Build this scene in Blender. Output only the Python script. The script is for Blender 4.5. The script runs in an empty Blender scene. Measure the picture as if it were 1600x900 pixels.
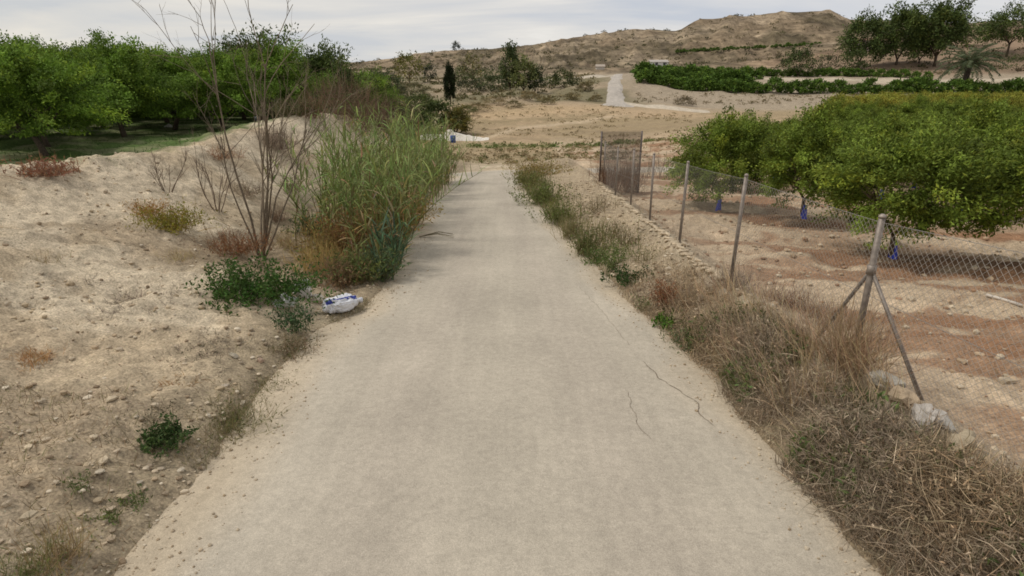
import bpy, math
import numpy as np
from mathutils import Vector, Matrix

R = math.radians
SC = bpy.context.scene
COL = SC.collection

# ------------------------------------------------------------------ camera, sky, sun, exposure
FPX, PITCH, CAMZ = 900.0, R(18.4), 2.5        # focal length in photo pixels (1600 wide), tilt, height
CP, SP = math.cos(PITCH), math.sin(PITCH)
cam = bpy.data.cameras.new('camera')
cam.sensor_width = 36.0
cam.lens = 36.0 * FPX / 1600.0
cam.clip_start, cam.clip_end = 0.05, 5000.0
camo = bpy.data.objects.new('camera', cam)
COL.objects.link(camo)
camo.location = (0, 0, CAMZ)
camo.rotation_euler = (math.pi / 2 - PITCH, 0, 0)
SC.camera = camo

SUN_DIR = Vector((-0.60, 0.05, 0.95)).normalized()     # towards the sun
sun = bpy.data.lights.new('sun', 'SUN')
sun.energy, sun.angle, sun.color = 1.5, R(10), (1.0, 0.95, 0.88)
suno = bpy.data.objects.new('sun', sun)
COL.objects.link(suno)
suno.rotation_euler = SUN_DIR.to_track_quat('Z', 'Y').to_euler()
suno.location = (-30, 0, 60)

w = bpy.data.worlds.new('World')
SC.world = w
w.use_nodes = True
nt = w.node_tree
nt.nodes.clear()
def N(t, typ, **kw):
    n = t.nodes.new(typ)
    for k, v in kw.items():
        if k.startswith('i_'):
            n.inputs[k[2:].replace('_', ' ')].default_value = v
        else:
            setattr(n, k, v)
    return n
out = N(nt, 'ShaderNodeOutputWorld')
bg = N(nt, 'ShaderNodeBackground'); bg.inputs['Strength'].default_value = 0.085
sky = N(nt, 'ShaderNodeTexSky', sky_type='NISHITA', sun_disc=False)
sky.sun_elevation = math.asin(SUN_DIR.z)
sky.sun_rotation = math.atan2(SUN_DIR.x, SUN_DIR.y)
tc = N(nt, 'ShaderNodeTexCoord')
sep = N(nt, 'ShaderNodeSeparateXYZ'); nt.links.new(tc.outputs['Generated'], sep.inputs[0])
zc = N(nt, 'ShaderNodeMath', operation='MAXIMUM'); nt.links.new(sep.outputs['Z'], zc.inputs[0]); zc.inputs[1].default_value = 0.0
za = N(nt, 'ShaderNodeMath', operation='ADD'); nt.links.new(zc.outputs[0], za.inputs[0]); za.inputs[1].default_value = 0.10
dx = N(nt, 'ShaderNodeMath', operation='DIVIDE'); nt.links.new(sep.outputs['X'], dx.inputs[0]); nt.links.new(za.outputs[0], dx.inputs[1])
dy = N(nt, 'ShaderNodeMath', operation='DIVIDE'); nt.links.new(sep.outputs['Y'], dy.inputs[0]); nt.links.new(za.outputs[0], dy.inputs[1])
cb = N(nt, 'ShaderNodeCombineXYZ'); nt.links.new(dx.outputs[0], cb.inputs[0]); nt.links.new(dy.outputs[0], cb.inputs[1])
mp = N(nt, 'ShaderNodeMapping'); nt.links.new(cb.outputs[0], mp.inputs[0])
mp.inputs['Scale'].default_value = (0.42, 0.85, 1.0); mp.inputs['Location'].default_value = (3.1, 1.7, 0.0)
mp.inputs['Rotation'].default_value = (0, 0, R(8))
nz = N(nt, 'ShaderNodeTexNoise'); nt.links.new(mp.outputs[0], nz.inputs['Vector'])
nz.inputs['Scale'].default_value = 1.0; nz.inputs['Detail'].default_value = 6.0; nz.inputs['Roughness'].default_value = 0.55
nz.inputs['Distortion'].default_value = 0.5
cr = N(nt, 'ShaderNodeValToRGB'); nt.links.new(nz.outputs['Fac'], cr.inputs[0])
e = cr.color_ramp.elements
e[0].position = 0.38; e[0].color = (5.0, 5.3, 5.9, 1)
e[1].position = 0.70; e[1].color = (9.6, 9.2, 8.6, 1)
m = e.new(0.52); m.color = (6.5, 6.4, 6.35, 1)
m = e.new(0.60); m.color = (7.5, 7.2, 6.8, 1)
# warm, bright band low over the land
hz = N(nt, 'ShaderNodeMapRange'); nt.links.new(sep.outputs['Z'], hz.inputs['Value'])
hz.inputs['From Min'].default_value = 0.0; hz.inputs['From Max'].default_value = 0.22
hz.inputs['To Min'].default_value = 0.35; hz.inputs['To Max'].default_value = 0.0
mxh = N(nt, 'ShaderNodeMix', data_type='RGBA'); nt.links.new(hz.outputs[0], mxh.inputs[0])
nt.links.new(cr.outputs[0], mxh.inputs[6]); mxh.inputs[7].default_value = (7.4, 7.15, 6.9, 1)
wx_ = N(nt, 'ShaderNodeMapRange'); nt.links.new(sep.outputs['X'], wx_.inputs['Value'])
wx_.inputs['From Min'].default_value = -0.7; wx_.inputs['From Max'].default_value = 0.5
wx_.inputs['To Min'].default_value = 0.0; wx_.inputs['To Max'].default_value = 1.0
wc = N(nt, 'ShaderNodeMix', data_type='RGBA'); nt.links.new(wx_.outputs[0], wc.inputs[0])
wc.inputs[6].default_value = (1.03, 1.0, 0.93, 1); wc.inputs[7].default_value = (0.96, 0.98, 1.02, 1)
wm = N(nt, 'ShaderNodeMix', data_type='RGBA', blend_type='MULTIPLY'); wm.inputs[0].default_value = 1.0
nt.links.new(mxh.outputs[2], wm.inputs[6]); nt.links.new(wc.outputs[2], wm.inputs[7])
mx = N(nt, 'ShaderNodeMix', data_type='RGBA'); mx.inputs[0].default_value = 0.92
nt.links.new(sky.outputs[0], mx.inputs[6]); nt.links.new(wm.outputs[2], mx.inputs[7])
nt.links.new(mx.outputs[2], bg.inputs['Color']); nt.links.new(bg.outputs[0], out.inputs[0])

SC.view_settings.view_transform = 'Standard'
SC.view_settings.look = 'None'
SC.view_settings.exposure = 0.37
SC.view_settings.gamma = 1.0
SC.view_settings.use_curve_mapping = False
SC.render.engine = 'CYCLES'
SC.cycles.max_bounces = 6
SC.cycles.diffuse_bounces = 3
SC.cycles.transparent_max_bounces = 4
SC.cycles.filter_width = 1.7

# ------------------------------------------------------------------ numeric helpers
rng = np.random.default_rng(7)

def ray(u, v):
    a, b = (u - 800.0) / FPX, (450.0 - v) / FPX
    return np.array([a, CP + b * SP, -SP + b * CP])

def at(u, v, y):
    """photo pixel + distance along the ground -> point in the place"""
    d = ray(u, v)
    t = y / d[1]
    return np.array([d[0] * t, y, CAMZ + d[2] * t])

def sstep(a, b, x):
    t = np.clip((x - a) / (b - a), 0, 1)
    return t * t * (3 - 2 * t)

_perm = np.random.default_rng(3).permutation(512)
_perm = np.concatenate([_perm, _perm])
_val = np.random.default_rng(4).random(512)
def vnoise(x, y):
    xi = np.floor(x).astype(int); yi = np.floor(y).astype(int)
    fx, fy = x - xi, y - yi
    fx = fx * fx * fx * (fx * (fx * 6 - 15) + 10); fy = fy * fy * fy * (fy * (fy * 6 - 15) + 10)
    def h(i, j): return _val[(_perm[(i & 511)] + (j & 511) * 17 + _perm[(j & 511)]) & 511]
    return ((h(xi, yi) * (1 - fx) + h(xi + 1, yi) * fx) * (1 - fy) + (h(xi, yi + 1) * (1 - fx) + h(xi + 1, yi + 1) * fx) * fy) * 2 - 1
def fbm(x, y, o=4, g=0.5):
    s, a = 0.0, 1.0
    for k in range(o):
        s = s + a * vnoise(x + 31.7 * k, y - 17.3 * k)
        x, y, a = x * 2.03, y * 2.03, a * g
    return s

# ------------------------------------------------------------------ the lie of the land
def zr(y):                                     # road profile: falls away at 4.4 %
    y = np.asarray(y, float)
    return np.where(y < 33, -0.044 * y, -1.452 - 0.012 * (np.minimum(y, 60) - 33))

def road_pt(u, v):
    d = ray(u, v)
    t = CAMZ / (-d[2] - 0.044 * d[1])
    return d[0] * t, d[1] * t
LE = np.array([road_pt(*p) for p in [(210,900),(310,760),(378,682),(430,610),(470,555),(512,515),(577,488),(612,450),(630,418),(648,370),(668,330),(690,300),(706,281)]])
RE = np.array([road_pt(*p) for p in [(1380,900),(1300,815),(1215,728),(1152,650),(1110,592),(1050,532),(1000,490),(950,445),(900,395),(860,345),(826,305),(812,288)]])
def xl(y): return np.interp(y, LE[:, 1], LE[:, 0])
def xr(y): return np.interp(y, RE[:, 1], RE[:, 0])
def xlip(y): return np.interp(y, [0, 3, 4.3, 7, 11, 16, 21.6, 27], [2.95, 2.9, 2.95, 2.78, 2.85, 2.95, 3.1, 3.3])

def near(x, y):
    z0 = zr(y)
    L, Rr = xl(y) + 0.09 * fbm(y * 1.1, y * 0 + 3.3, 4) - 0.02, xr(y) - 0.10 * fbm(y * 0.9, y * 0 + 8.3, 4) + 0.02
    n1 = fbm(x * 0.8, y * 0.8, 4)
    n2 = fbm(x * 3.1 + 9, y * 3.1, 4)
    n3 = fbm(x * 9.0 + 5, y * 9.0, 3)
    # left: bank that climbs to a crest, hollow along the reeds, orchard behind
    Zc = np.interp(y, [0, 12, 15, 19, 23, 26, 30, 38], [1.2, 1.2, 1.17, 1.36, 1.64, 1.68, 1.5, 0.7])
    xc = np.interp(y, [0, 10, 12, 15, 19, 23, 26, 30], [-8.9, -8.8, -8.2, -8.1, -8.6, -8.6, -7.8, -8.2])
    of = np.interp(y, [0, 6.3, 7.4, 9.25, 11.5, 16, 22, 28], [0.02, 0.02, 0.55, 2.2, 3.2, 3.2, 2.8, 2.4])
    o = L - x
    oc = L - xc
    of2 = of + 0.25 * n1 * sstep(6, 9, y)
    s = np.clip((o - of2) / np.maximum(oc - of2, 0.5), 0, 1)
    prof = np.where(s < 0.12, s / 0.12 * 0.17, 0.17 + (s - 0.12) / 0.88 * 0.83)
    prof = prof * (1 - 0.05) + 0.05 * sstep(0, 1, s)
    zo = np.interp(y, [0, 10, 20, 40, 60], [0.35, 0.4, 0.5, 0.9, 1.1])
    zl = z0 + (Zc - z0) * prof
    back = sstep(0.2, 4.0, o - oc)
    zl = zl * (1 - back) + zo * back
    rough = sstep(0.0, 0.6, o)
    zl = zl + rough * (0.10 * n1 * sstep(0.3, 2, o) + 0.042 * n2 + 0.024 * n3 + 0.055 * (0.35 - np.abs(fbm(x * 0.55 + 4, y * 1.7, 4))) * sstep(0.2, 1.2, o) - 0.01)
    zl = zl + 0.05 * sstep(0.0, 0.22, o)
    # right: gravel verge up to a lip, then the orchard soil
    lip = xlip(y)
    orr = x - Rr
    q = np.clip(orr / np.maximum(lip - Rr, 0.3), 0, 1)
    hl = 0.40
    zrt = z0 + hl * (q ** 1.15)
    bk = sstep(0.08, 0.9, x - lip)
    zor = z0 + 0.06
    zrt = zrt * (1 - bk) + zor * bk
    furrow = 0.05 * np.sin((x * 0.35 + y) * 2.6 + 1.5 * n1) * sstep(0.8, 2.0, x - lip)
    lipb = 0.06 * np.exp(-((x - lip) / 0.10) ** 2) * sstep(1, 4, y)
    zrt = zrt + lipb + furrow + sstep(0, 0.5, orr) * (0.05 * n1 * sstep(0.3, 2, orr) + 0.028 * n2 + 0.014 * n3 - 0.005)
    zrt = zrt + 0.05 * sstep(0.0, 0.22, orr)
    edge = -0.035 + 0.012 * n2 + 0.008 * n3
    z = np.where(x < (L + Rr) / 2, np.where(o > 0, zl + edge * (1 - sstep(0, 0.3, o)), z0 - 0.035),
                 np.where(orr > 0, zrt + edge * (1 - sstep(0, 0.3, orr)), z0 - 0.035))
    # soften the step down to the hidden bed under the road
    z = np.where((o < 0) & (o > -0.12) & (x < (L + Rr) / 2), z0 - 0.035 + 0.3 * (edge + 0.035) * (1 + o / 0.12), z)
    z = np.where((orr < 0) & (orr > -0.12) & (x > (L + Rr) / 2), z0 - 0.035 + 0.3 * (edge + 0.035) * (1 + orr / 0.12), z)
    # the bend to the left at the foot of the slope
    bc = np.interp(x, [-3.6, -3.0, -1.8, 0, 2, 12], [29.6, 30.6, 32.4, 33.2, 33.6, 35.2])     # outer edge of the bend
    bend = sstep(27.0, 28.5, y) * sstep(bc + .5, bc + .05, y) * sstep(-3.9, -3.5, x) * sstep(13, 11, x) * np.where(x > 0.5, sstep(29.0, 30.2, y - .12 * np.maximum(x - 2, 0)), 1)
    return z * (1 - bend) + (z0 - 0.04) * bend

CT = []                                        # control points of the wider landscape
def cp(*pts):
    for u, v, y in pts: CT.append(at(u, v, y))
def ca(*pts):
    for p in pts: CT.append(np.array(p, float))
ca((-5,34,-1.3),(-8,34,-.9),(2,35.5,-1.5),(8,35.5,-1.4))
cp((640,232,48),(760,237,47),(880,237,47),(980,236,46),
   (640,214,60),(720,219,56),(800,217,57),(900,214,58),(1000,212,56),
   (620,192,72),(720,197,70),(800,192,72),(900,189,74),(1000,190,72),(1060,192,66),
   (620,166,88),(720,172,86),(800,168,88),(880,165,90),(955,162,95),(1060,174,88),
   (620,146,110),(700,149,110),(800,147,112),(880,141,120),(930,131,130),
   (1000,156,102),(1100,166,98),(1200,166,98),(1350,162,98),(1600,155,98),
   (1000,128,116),(1100,143,110),(1200,147,108),(1350,150,108),(1600,148,108),
   (1000,115,148),(1100,121,138),(1200,126,133),(1350,128,130),(1600,126,130),
   (900,121,150),(960,120,152),(800,129,150),(700,130,150),(620,130,150),
   (620,113,210),(700,111,220),(800,113,220),(900,111,220),(1000,109,220),(1100,105,210),(1200,105,200),(1300,106,180),(1400,108,160),(1500,110,160),(1600,102,160),
   (1055,83,270),(1160,78,265),(1280,71,260),
   (1350,82,185),(1450,78,185),(1560,62,190),(1700,60,190))
RIDGE = [(200,105),(400,103),(590,96),(640,87),(700,79),(760,77),(830,71),(870,64),(920,56),(990,46),(1060,49),(1090,31),(1150,28),(1220,20),(1300,19),(1325,32),(1400,34),(1500,38),(1600,34),(1800,30),(2200,40)]
for u, v in RIDGE:
    p = at(u, v, 340); CT.append(p)
    CT.append(np.array([p[0] * 1.35, 460, max(2.0, p[2] * 0.72)]))
    CT.append(np.array([p[0] * 2.4, 820, max(0.0, p[2] * 0.3)]))
ca((6,34,-1.0),(12,34,-0.95),(20,34,-0.8),(35,34,-0.5),(12,46,-1.0),(20,46,-0.6),(30,46,-0.35),(45,46,-0.2),(25,60,-0.3),(40,60,-0.05),(60,60,0.2),(40,80,0.4),(70,80,0.7),(90,60,0.4),(60,34,-0.3))
ca((-9,36,0.3),(-14,36,0.75),(-25,36,0.85),(-45,36,0.9),(-80,36,1.0),(-12,46,0.0),(-18,48,0.9),(-35,48,1.0),(-70,50,1.2),(-20,64,0.9),(-45,64,1.3),(-100,64,1.6),(-28,85,1.2),(-60,90,2.0),(-120,100,3.0),(-60,150,5.0),(-160,180,7.0),(-80,220,9.0),(-220,260,11.0))
ca((-3,36,-1.5),(2,36,-1.5),(-3,42,-1.8),(3,42,-1.75),(-30,-20,0.6),(30,-20,0.2))
CT = np.array(CT)
def warp(x, y):
    r = np.sqrt(x * x + np.maximum(y, 1.0) ** 2)
    th = np.clip(np.arctan2(x, np.maximum(y, 1.0)), -1.15, 1.15)
    return np.stack([th * 2.2, np.log(np.maximum(r, 6.0)) * 1.3], -1)
_Q = warp(CT[:, 0], CT[:, 1])
def _kern(a, b):
    d = np.sqrt(((a[:, None, :] - b[None, :, :]) ** 2).sum(-1) + 1e-4)
    return d
_A = _kern(_Q, _Q)
_n = len(CT)
_M = np.zeros((_n + 3, _n + 3)); _M[:_n, :_n] = _A - 0.004 * np.eye(_n)
_M[:_n, _n] = 1; _M[:_n, _n+1:] = _Q; _M[_n, :_n] = 1; _M[_n+1:, :_n] = _Q.T
_W = np.linalg.solve(_M, np.concatenate([CT[:, 2], np.zeros(3)]))
def far(x, y):
    shp = x.shape
    q = warp(x.ravel(), y.ravel())
    o_ = np.empty(len(q))
    for i in range(0, len(q), 20000):
        b = q[i:i + 20000]
        o_[i:i + 20000] = _kern(b, _Q) @ _W[:_n] + _W[_n] + b @ _W[_n+1:]
    return o_.reshape(shp)

_THR = np.array([at(u, v, 340)[0] / 340 for u, v in RIDGE]); _ZR = np.array([at(u, v, 340)[2] for u, v in RIDGE])
_tg = np.linspace(-1.6, 2.4, 400); _ZB = far(_tg * 225, np.full(400, 225.0))
def hillz(x, y):
    th = x / np.maximum(y, 1)
    zb = np.interp(th, _tg, _ZB); zt = np.interp(th, _THR, _ZR)
    zt = zt + np.where(zt > zb, 0.22 * fbm(th * 90, th * 0 + 2, 4), 0)
    s = (y - 225) / 115.0
    P = np.interp(s, [0, .12, .34, .40, .47, .62, .88, .97, 1.08], [0, .05, .27, .40, .43, .60, .90, 1.0, 1.0])
    gl = np.abs(fbm(th * 62 + .6 * fbm(th * 8, s * 3, 2), s * 1.3 + 5, 4))
    a = sstep(0, .15, s) * sstep(1.0, .86, s) * np.clip((zt - zb) / 32.0, .12, 1)
    z = zb + (zt - zb) * P + a * (3.0 * (gl - .35) + 0.7 * fbm(x * .12, y * .12, 3))
    return np.where(s > 1.1, zt * (1 - .4 * sstep(1.1, 3.5, s)), z)

def H(x, y):
    x = np.asarray(x, float); y = np.asarray(y, float)
    x, y = np.broadcast_arrays(x, y)
    r = np.sqrt(x * x + y * y)
    wf = np.maximum(sstep(34, 41, y), sstep(34, 60, np.abs(x)))
    z = near(x, np.clip(y, -12, 60))
    f = far(x, y)
    f = f + (0.10 * fbm(x * 0.25, y * 0.25, 4)) * sstep(34, 60, y)
    wh = sstep(205, 228, y)
    f = f * (1 - wh) + np.where(y > 200, hillz(x, np.maximum(y, 200)), 0) * wh
    sc = sstep(80, 110, y) * sstep(200, 160, y)
    f = f + sc * (0.35 + 0.5 * np.exp(-((x - 0.09 * y) / 14) ** 2) * sstep(98, 108, y) * sstep(130, 116, y)) * fbm(x * 0.15, y * 0.15, 4)
    return z * (1 - wf) + f * wf
def h1(x, y): return float(H(np.array([x]), np.array([y]))[0])

def pick(u, v, ymin=2.0, ymax=400.0):
    """where the line of sight through a photo pixel meets the land"""
    d = ray(u, v)
    ys = np.geomspace(ymin, ymax, 900)
    t = ys / d[1]
    z = CAMZ + d[2] * t
    g = H(d[0] * t, ys)
    k = np.argmax(z < g)
    if not (z < g).any(): k = len(ys) - 1
    return float(d[0] * t[k]), float(ys[k]), float(g[k])

# ------------------------------------------------------------------ mesh helpers
class MB:
    def __init__(self): self.v, self.q, self.c, self.n = [], [], [], 0
    def add(self, v, q, c):
        v = np.asarray(v, float).reshape(-1, 3); q = np.asarray(q, int)
        if q.ndim == 2 and q.shape[1] == 3: q = np.concatenate([q, np.full((len(q), 1), -1)], 1)
        c = np.asarray(c, float)
        if c.ndim == 1: c = np.tile(c, (len(v), 1))
        self.v.append(v); self.q.append(np.where(q < 0, -1, q + self.n)); self.c.append(c); self.n += len(v)
    def mesh(self, name, mat, smooth=True):
        v = np.concatenate(self.v); q = np.concatenate(self.q); c = np.concatenate(self.c)
        return raw_mesh(name, v, q, c, mat, smooth)
    def build(self, name, mat, parent=None, smooth=True, loc=None):
        o = bpy.data.objects.new(name, self.mesh(name, mat, smooth))
        COL.objects.link(o)
        if parent: o.parent = parent
        if loc is not None: o.location = loc
        return o

def raw_mesh(name, v, q, c, mat, smooth=True):
    me = bpy.data.meshes.new(name)
    me.vertices.add(len(v)); me.vertices.foreach_set('co', v.astype(np.float32).ravel())
    tri = q[:, 3] < 0
    cnt = np.where(tri, 3, 4)
    me.loops.add(int(cnt.sum())); me.polygons.add(len(q))
    st = np.concatenate([[0], np.cumsum(cnt)[:-1]])
    me.loops.foreach_set('vertex_index', q.ravel()[q.ravel() >= 0].astype(np.int32))
    me.polygons.foreach_set('loop_start', st.astype(np.int32))
    me.polygons.foreach_set('loop_total', cnt.astype(np.int32))
    me.polygons.foreach_set('use_smooth', np.full(len(q), smooth))
    me.update(calc_edges=True)
    a = me.color_attributes.new('col', 'FLOAT_COLOR', 'POINT')
    a.data.foreach_set('color', np.concatenate([c, np.ones((len(c), 1))], 1).astype(np.float32).ravel())
    me.materials.append(mat)
    return me

def unit(a): return a / np.maximum(np.linalg.norm(a, axis=-1, keepdims=True), 1e-9)

def leaves(mb, cent, dirs, L, W, col, fold=0.18, up=0.0):
    n = len(cent)
    L = np.broadcast_to(L, (n,))[:, None]; W = np.broadcast_to(W, (n,))[:, None]
    dirs = unit(dirs)
    side = unit(np.cross(dirs, rng.normal(size=(n, 3)) * (1 - .6 * min(up, 1)) + np.array([0, 0, 1.6 * up])))
    nor = np.cross(dirs, side)
    m = cent + dirs * L * 0.45 + nor * L * fold * 0.5
    v = np.stack([cent, m + side * W * 0.5, cent + dirs * L - nor * L * 0.05, m - side * W * 0.5], 1)
    mb.add(v.reshape(-1, 3), np.arange(4 * n).reshape(n, 4), np.repeat(col, 4, 0))

def blades(mb, base, az, el, curv, L, W, col, segs=4, tipcol=None, twist=1.0):
    n = len(base)
    B = lambda a: np.broadcast_to(a, (n,)).astype(float)
    az, el, curv, L, W = B(az), B(el), B(curv), B(L), B(W)
    p = base.copy()
    side = np.stack([-np.sin(az), np.cos(az), np.zeros(n)], -1) + twist * 0.6 * rng.normal(size=(n, 3))
    side = unit(side)
    rows, cols = [], []
    for k in range(segs + 1):
        t = k / segs
        wd = (W * (1 - t) ** 0.7 + W * 0.08)[:, None] * 0.5
        if k == 0: wd = wd * 0.6
        rows += [p - side * wd, p + side * wd]
        cc = col if tipcol is None else col * (1 - t) + tipcol * t
        cols += [cc, cc]
        e_ = el - curv * (t + 0.5 / segs)
        d = np.stack([np.cos(az) * np.cos(e_), np.sin(az) * np.cos(e_), np.sin(e_)], -1)
        p = p + d * (L / segs)[:, None]
    v = np.stack(rows, 1); c = np.stack(cols, 1)
    nv = 2 * (segs + 1)
    q = np.array([[2*k, 2*k+1, 2*k+3, 2*k+2] for k in range(segs)])
    mb.add(v.reshape(-1, 3), (np.arange(n)[:, None, None] * nv + q[None]).reshape(-1, 4), c.reshape(-1, 3))

def tube(mb, pts, rad, col, sides=5, cap=True):
    pts = np.asarray(pts, float); n = len(pts)
    rad = np.broadcast_to(rad, (n,))
    tang = unit(np.gradient(pts, axis=0))
    ref = np.array([0.31, 0.85, 0.43])
    s = unit(np.cross(tang, ref)); u_ = np.cross(tang, s)
    a = np.linspace(0, 2 * np.pi, sides, endpoint=False)
    v = pts[:, None] + rad[:, None, None] * (np.cos(a)[None, :, None] * s[:, None] + np.sin(a)[None, :, None] * u_[:, None])
    q = [[i*sides + j, i*sides + (j+1) % sides, (i+1)*sides + (j+1) % sides, (i+1)*sides + j] for i in range(n-1) for j in range(sides)]
    vv = v.reshape(-1, 3)
    if cap:
        vv = np.concatenate([vv, pts[:1], pts[-1:]])
        q += [[(j+1) % sides, j, n*sides, -1] for j in range(sides)] + [[(n-1)*sides + j, (n-1)*sides + (j+1) % sides, n*sides + 1, -1] for j in range(sides)]
    mb.add(vv, np.array(q), col)

def segs_tube(mb, A, B, r, col):
    """many straight three-sided wires at once"""
    n = len(A); t = unit(B - A); s = unit(np.cross(t, np.array([0.3, 0.9, 0.2]))); u_ = np.cross(t, s)
    a = np.array([0, 2.094, 4.189])
    ring = r * (np.cos(a)[None, :, None] * s[:, None] + np.sin(a)[None, :, None] * u_[:, None])
    v = np.concatenate([A[:, None] + ring, B[:, None] + ring], 1)
    q = np.array([[0, 1, 4, 3], [1, 2, 5, 4], [2, 0, 3, 5]])
    mb.add(v.reshape(-1, 3), (np.arange(n)[:, None, None] * 6 + q[None]).reshape(-1, 4), col)

def box(mb, lo, hi, col, M=None):
    lo, hi = np.array(lo, float), np.array(hi, float)
    v = np.array([[x, y, z] for z in (lo[2], hi[2]) for y in (lo[1], hi[1]) for x in (lo[0], hi[0])])
    if M is not None: v = v @ np.array(M.to_3x3()).T + np.array(M.translation)
    mb.add(v, np.array([[0,2,3,1],[4,5,7,6],[0,1,5,4],[2,6,7,3],[0,4,6,2],[1,3,7,5]]), col)

_ico = None
def ico(sub):
    import bmesh
    bm = bmesh.new(); bmesh.ops.create_icosphere(bm, subdivisions=sub, radius=1)
    v = np.array([x.co for x in bm.verts]); f = np.array([[y.index for y in x.verts] for x in bm.faces]); bm.free()
    return v, f
ICO1, ICO2, ICO3 = ico(1), ico(2), ico(3)
def rock(mb, c, s, col, seed=0, base=ICO2, rough=0.28):
    v, f = base
    r_ = np.random.default_rng(seed)
    d = np.ones(len(v))
    for k in range(13):                          # planar chips give it facets
        nrm = unit(r_.normal(size=3)); h = 0.50 + 0.38 * r_.random()
        dd = v @ nrm
        d = np.where(dd * d > h, h / np.maximum(dd, 1e-6), d)
    d = d * (1 + rough * 0.4 * fbm(v[:, 0] * 2 + seed, v[:, 1] * 2 + v[:, 2] * 1.7, 3))
    a = r_.random() * 6.28
    p = v * d[:, None] * np.array(s)
    p = np.stack([p[:, 0] * np.cos(a) - p[:, 1] * np.sin(a), p[:, 0] * np.sin(a) + p[:, 1] * np.cos(a), p[:, 2]], -1)
    mb.add(p + np.array(c), f, col)

def jit(base, n, amt=0.25, hue=0.1):
    base = np.array(base)
    k = 1 + amt * (rng.random((n, 1)) * 2 - 1)
    h_ = 1 + hue * (rng.random((n, 3)) * 2 - 1)
    return base[None] * k * h_

# ------------------------------------------------------------------ materials
def attr_mat(name, rough=0.8, trans=0.0, nscale=8.0, namt=0.25, bump=0.0, bscale=30.0, spec=0.25, metal=0.0):
    m = bpy.data.materials.new(name); m.use_nodes = True
    t = m.node_tree; t.nodes.clear()
    o = N(t, 'ShaderNodeOutputMaterial'); b = N(t, 'ShaderNodeBsdfPrincipled')
    b.inputs['Roughness'].default_value = rough; b.inputs['Specular IOR Level'].default_value = spec; b.inputs['Metallic'].default_value = metal
    a = N(t, 'ShaderNodeAttribute', attribute_name='col')
    tcn = N(t, 'ShaderNodeTexCoord')
    nz = N(t, 'ShaderNodeTexNoise'); nz.inputs['Scale'].default_value = nscale; nz.inputs['Detail'].default_value = 5
    t.links.new(tcn.outputs['Object'], nz.inputs['Vector'])
    mr = N(t, 'ShaderNodeMapRange'); t.links.new(nz.outputs['Fac'], mr.inputs['Value'])
    mr.inputs['From Min'].default_value = 0.25; mr.inputs['From Max'].default_value = 0.75
    mr.inputs['To Min'].default_value = 1 - namt; mr.inputs['To Max'].default_value = 1 + namt
    mu = N(t, 'ShaderNodeMix', data_type='RGBA', blend_type='MULTIPLY'); mu.inputs[0].default_value = 1
    t.links.new(a.outputs['Color'], mu.inputs[6]); t.links.new(mr.outputs[0], mu.inputs[7])
    t.links.new(mu.outputs[2], b.inputs['Base Color'])
    if bump:
        n2 = N(t, 'ShaderNodeTexNoise'); n2.inputs['Scale'].default_value = bscale; n2.inputs['Detail'].default_value = 6
        t.links.new(tcn.outputs['Object'], n2.inputs['Vector'])
        bp = N(t, 'ShaderNodeBump'); bp.inputs['Strength'].default_value = bump; bp.inputs['Distance'].default_value = 0.02
        t.links.new(n2.outputs['Fac'], bp.inputs['Height']); t.links.new(bp.outputs[0], b.inputs['Normal'])
    if trans:
        tr = N(t, 'ShaderNodeBsdfTranslucent'); t.links.new(mu.outputs[2], tr.inputs[0])
        ms = N(t, 'ShaderNodeMixShader'); ms.inputs[0].default_value = trans
        t.links.new(b.outputs[0], ms.inputs[1]); t.links.new(tr.outputs[0], ms.inputs[2]); t.links.new(ms.outputs[0], o.inputs[0])
    else:
        t.links.new(b.outputs[0], o.inputs[0])
    return m
M_LEAF = attr_mat('leaf', 0.7, 0.20, 1.6, 0.22, spec=0.14)
M_DRY = attr_mat('dry_plant', 0.9, 0.15, 5.0, 0.2, spec=0.1)
M_BARK = attr_mat('bark', 0.9, 0, 14, 0.35, 0.5, 40, spec=0.1)
M_STONE = attr_mat('stone', 0.9, 0, 12, 0.25, 0.5, 45, spec=0.15)
M_METAL = attr_mat('weathered_steel', 0.55, 0, 20, 0.3, 0.15, 60, spec=0.4, metal=0.35)
M_WIRE = attr_mat('wire', 0.6, 0, 20, 0.1, spec=0.3)
M_PLASTIC = attr_mat('plastic', 0.45, 0, 10, 0.12, 0.1, 30, spec=0.4)
M_PLASTER = attr_mat('plaster', 0.9, 0, 6, 0.15, 0.3, 30, spec=0.1)

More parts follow.
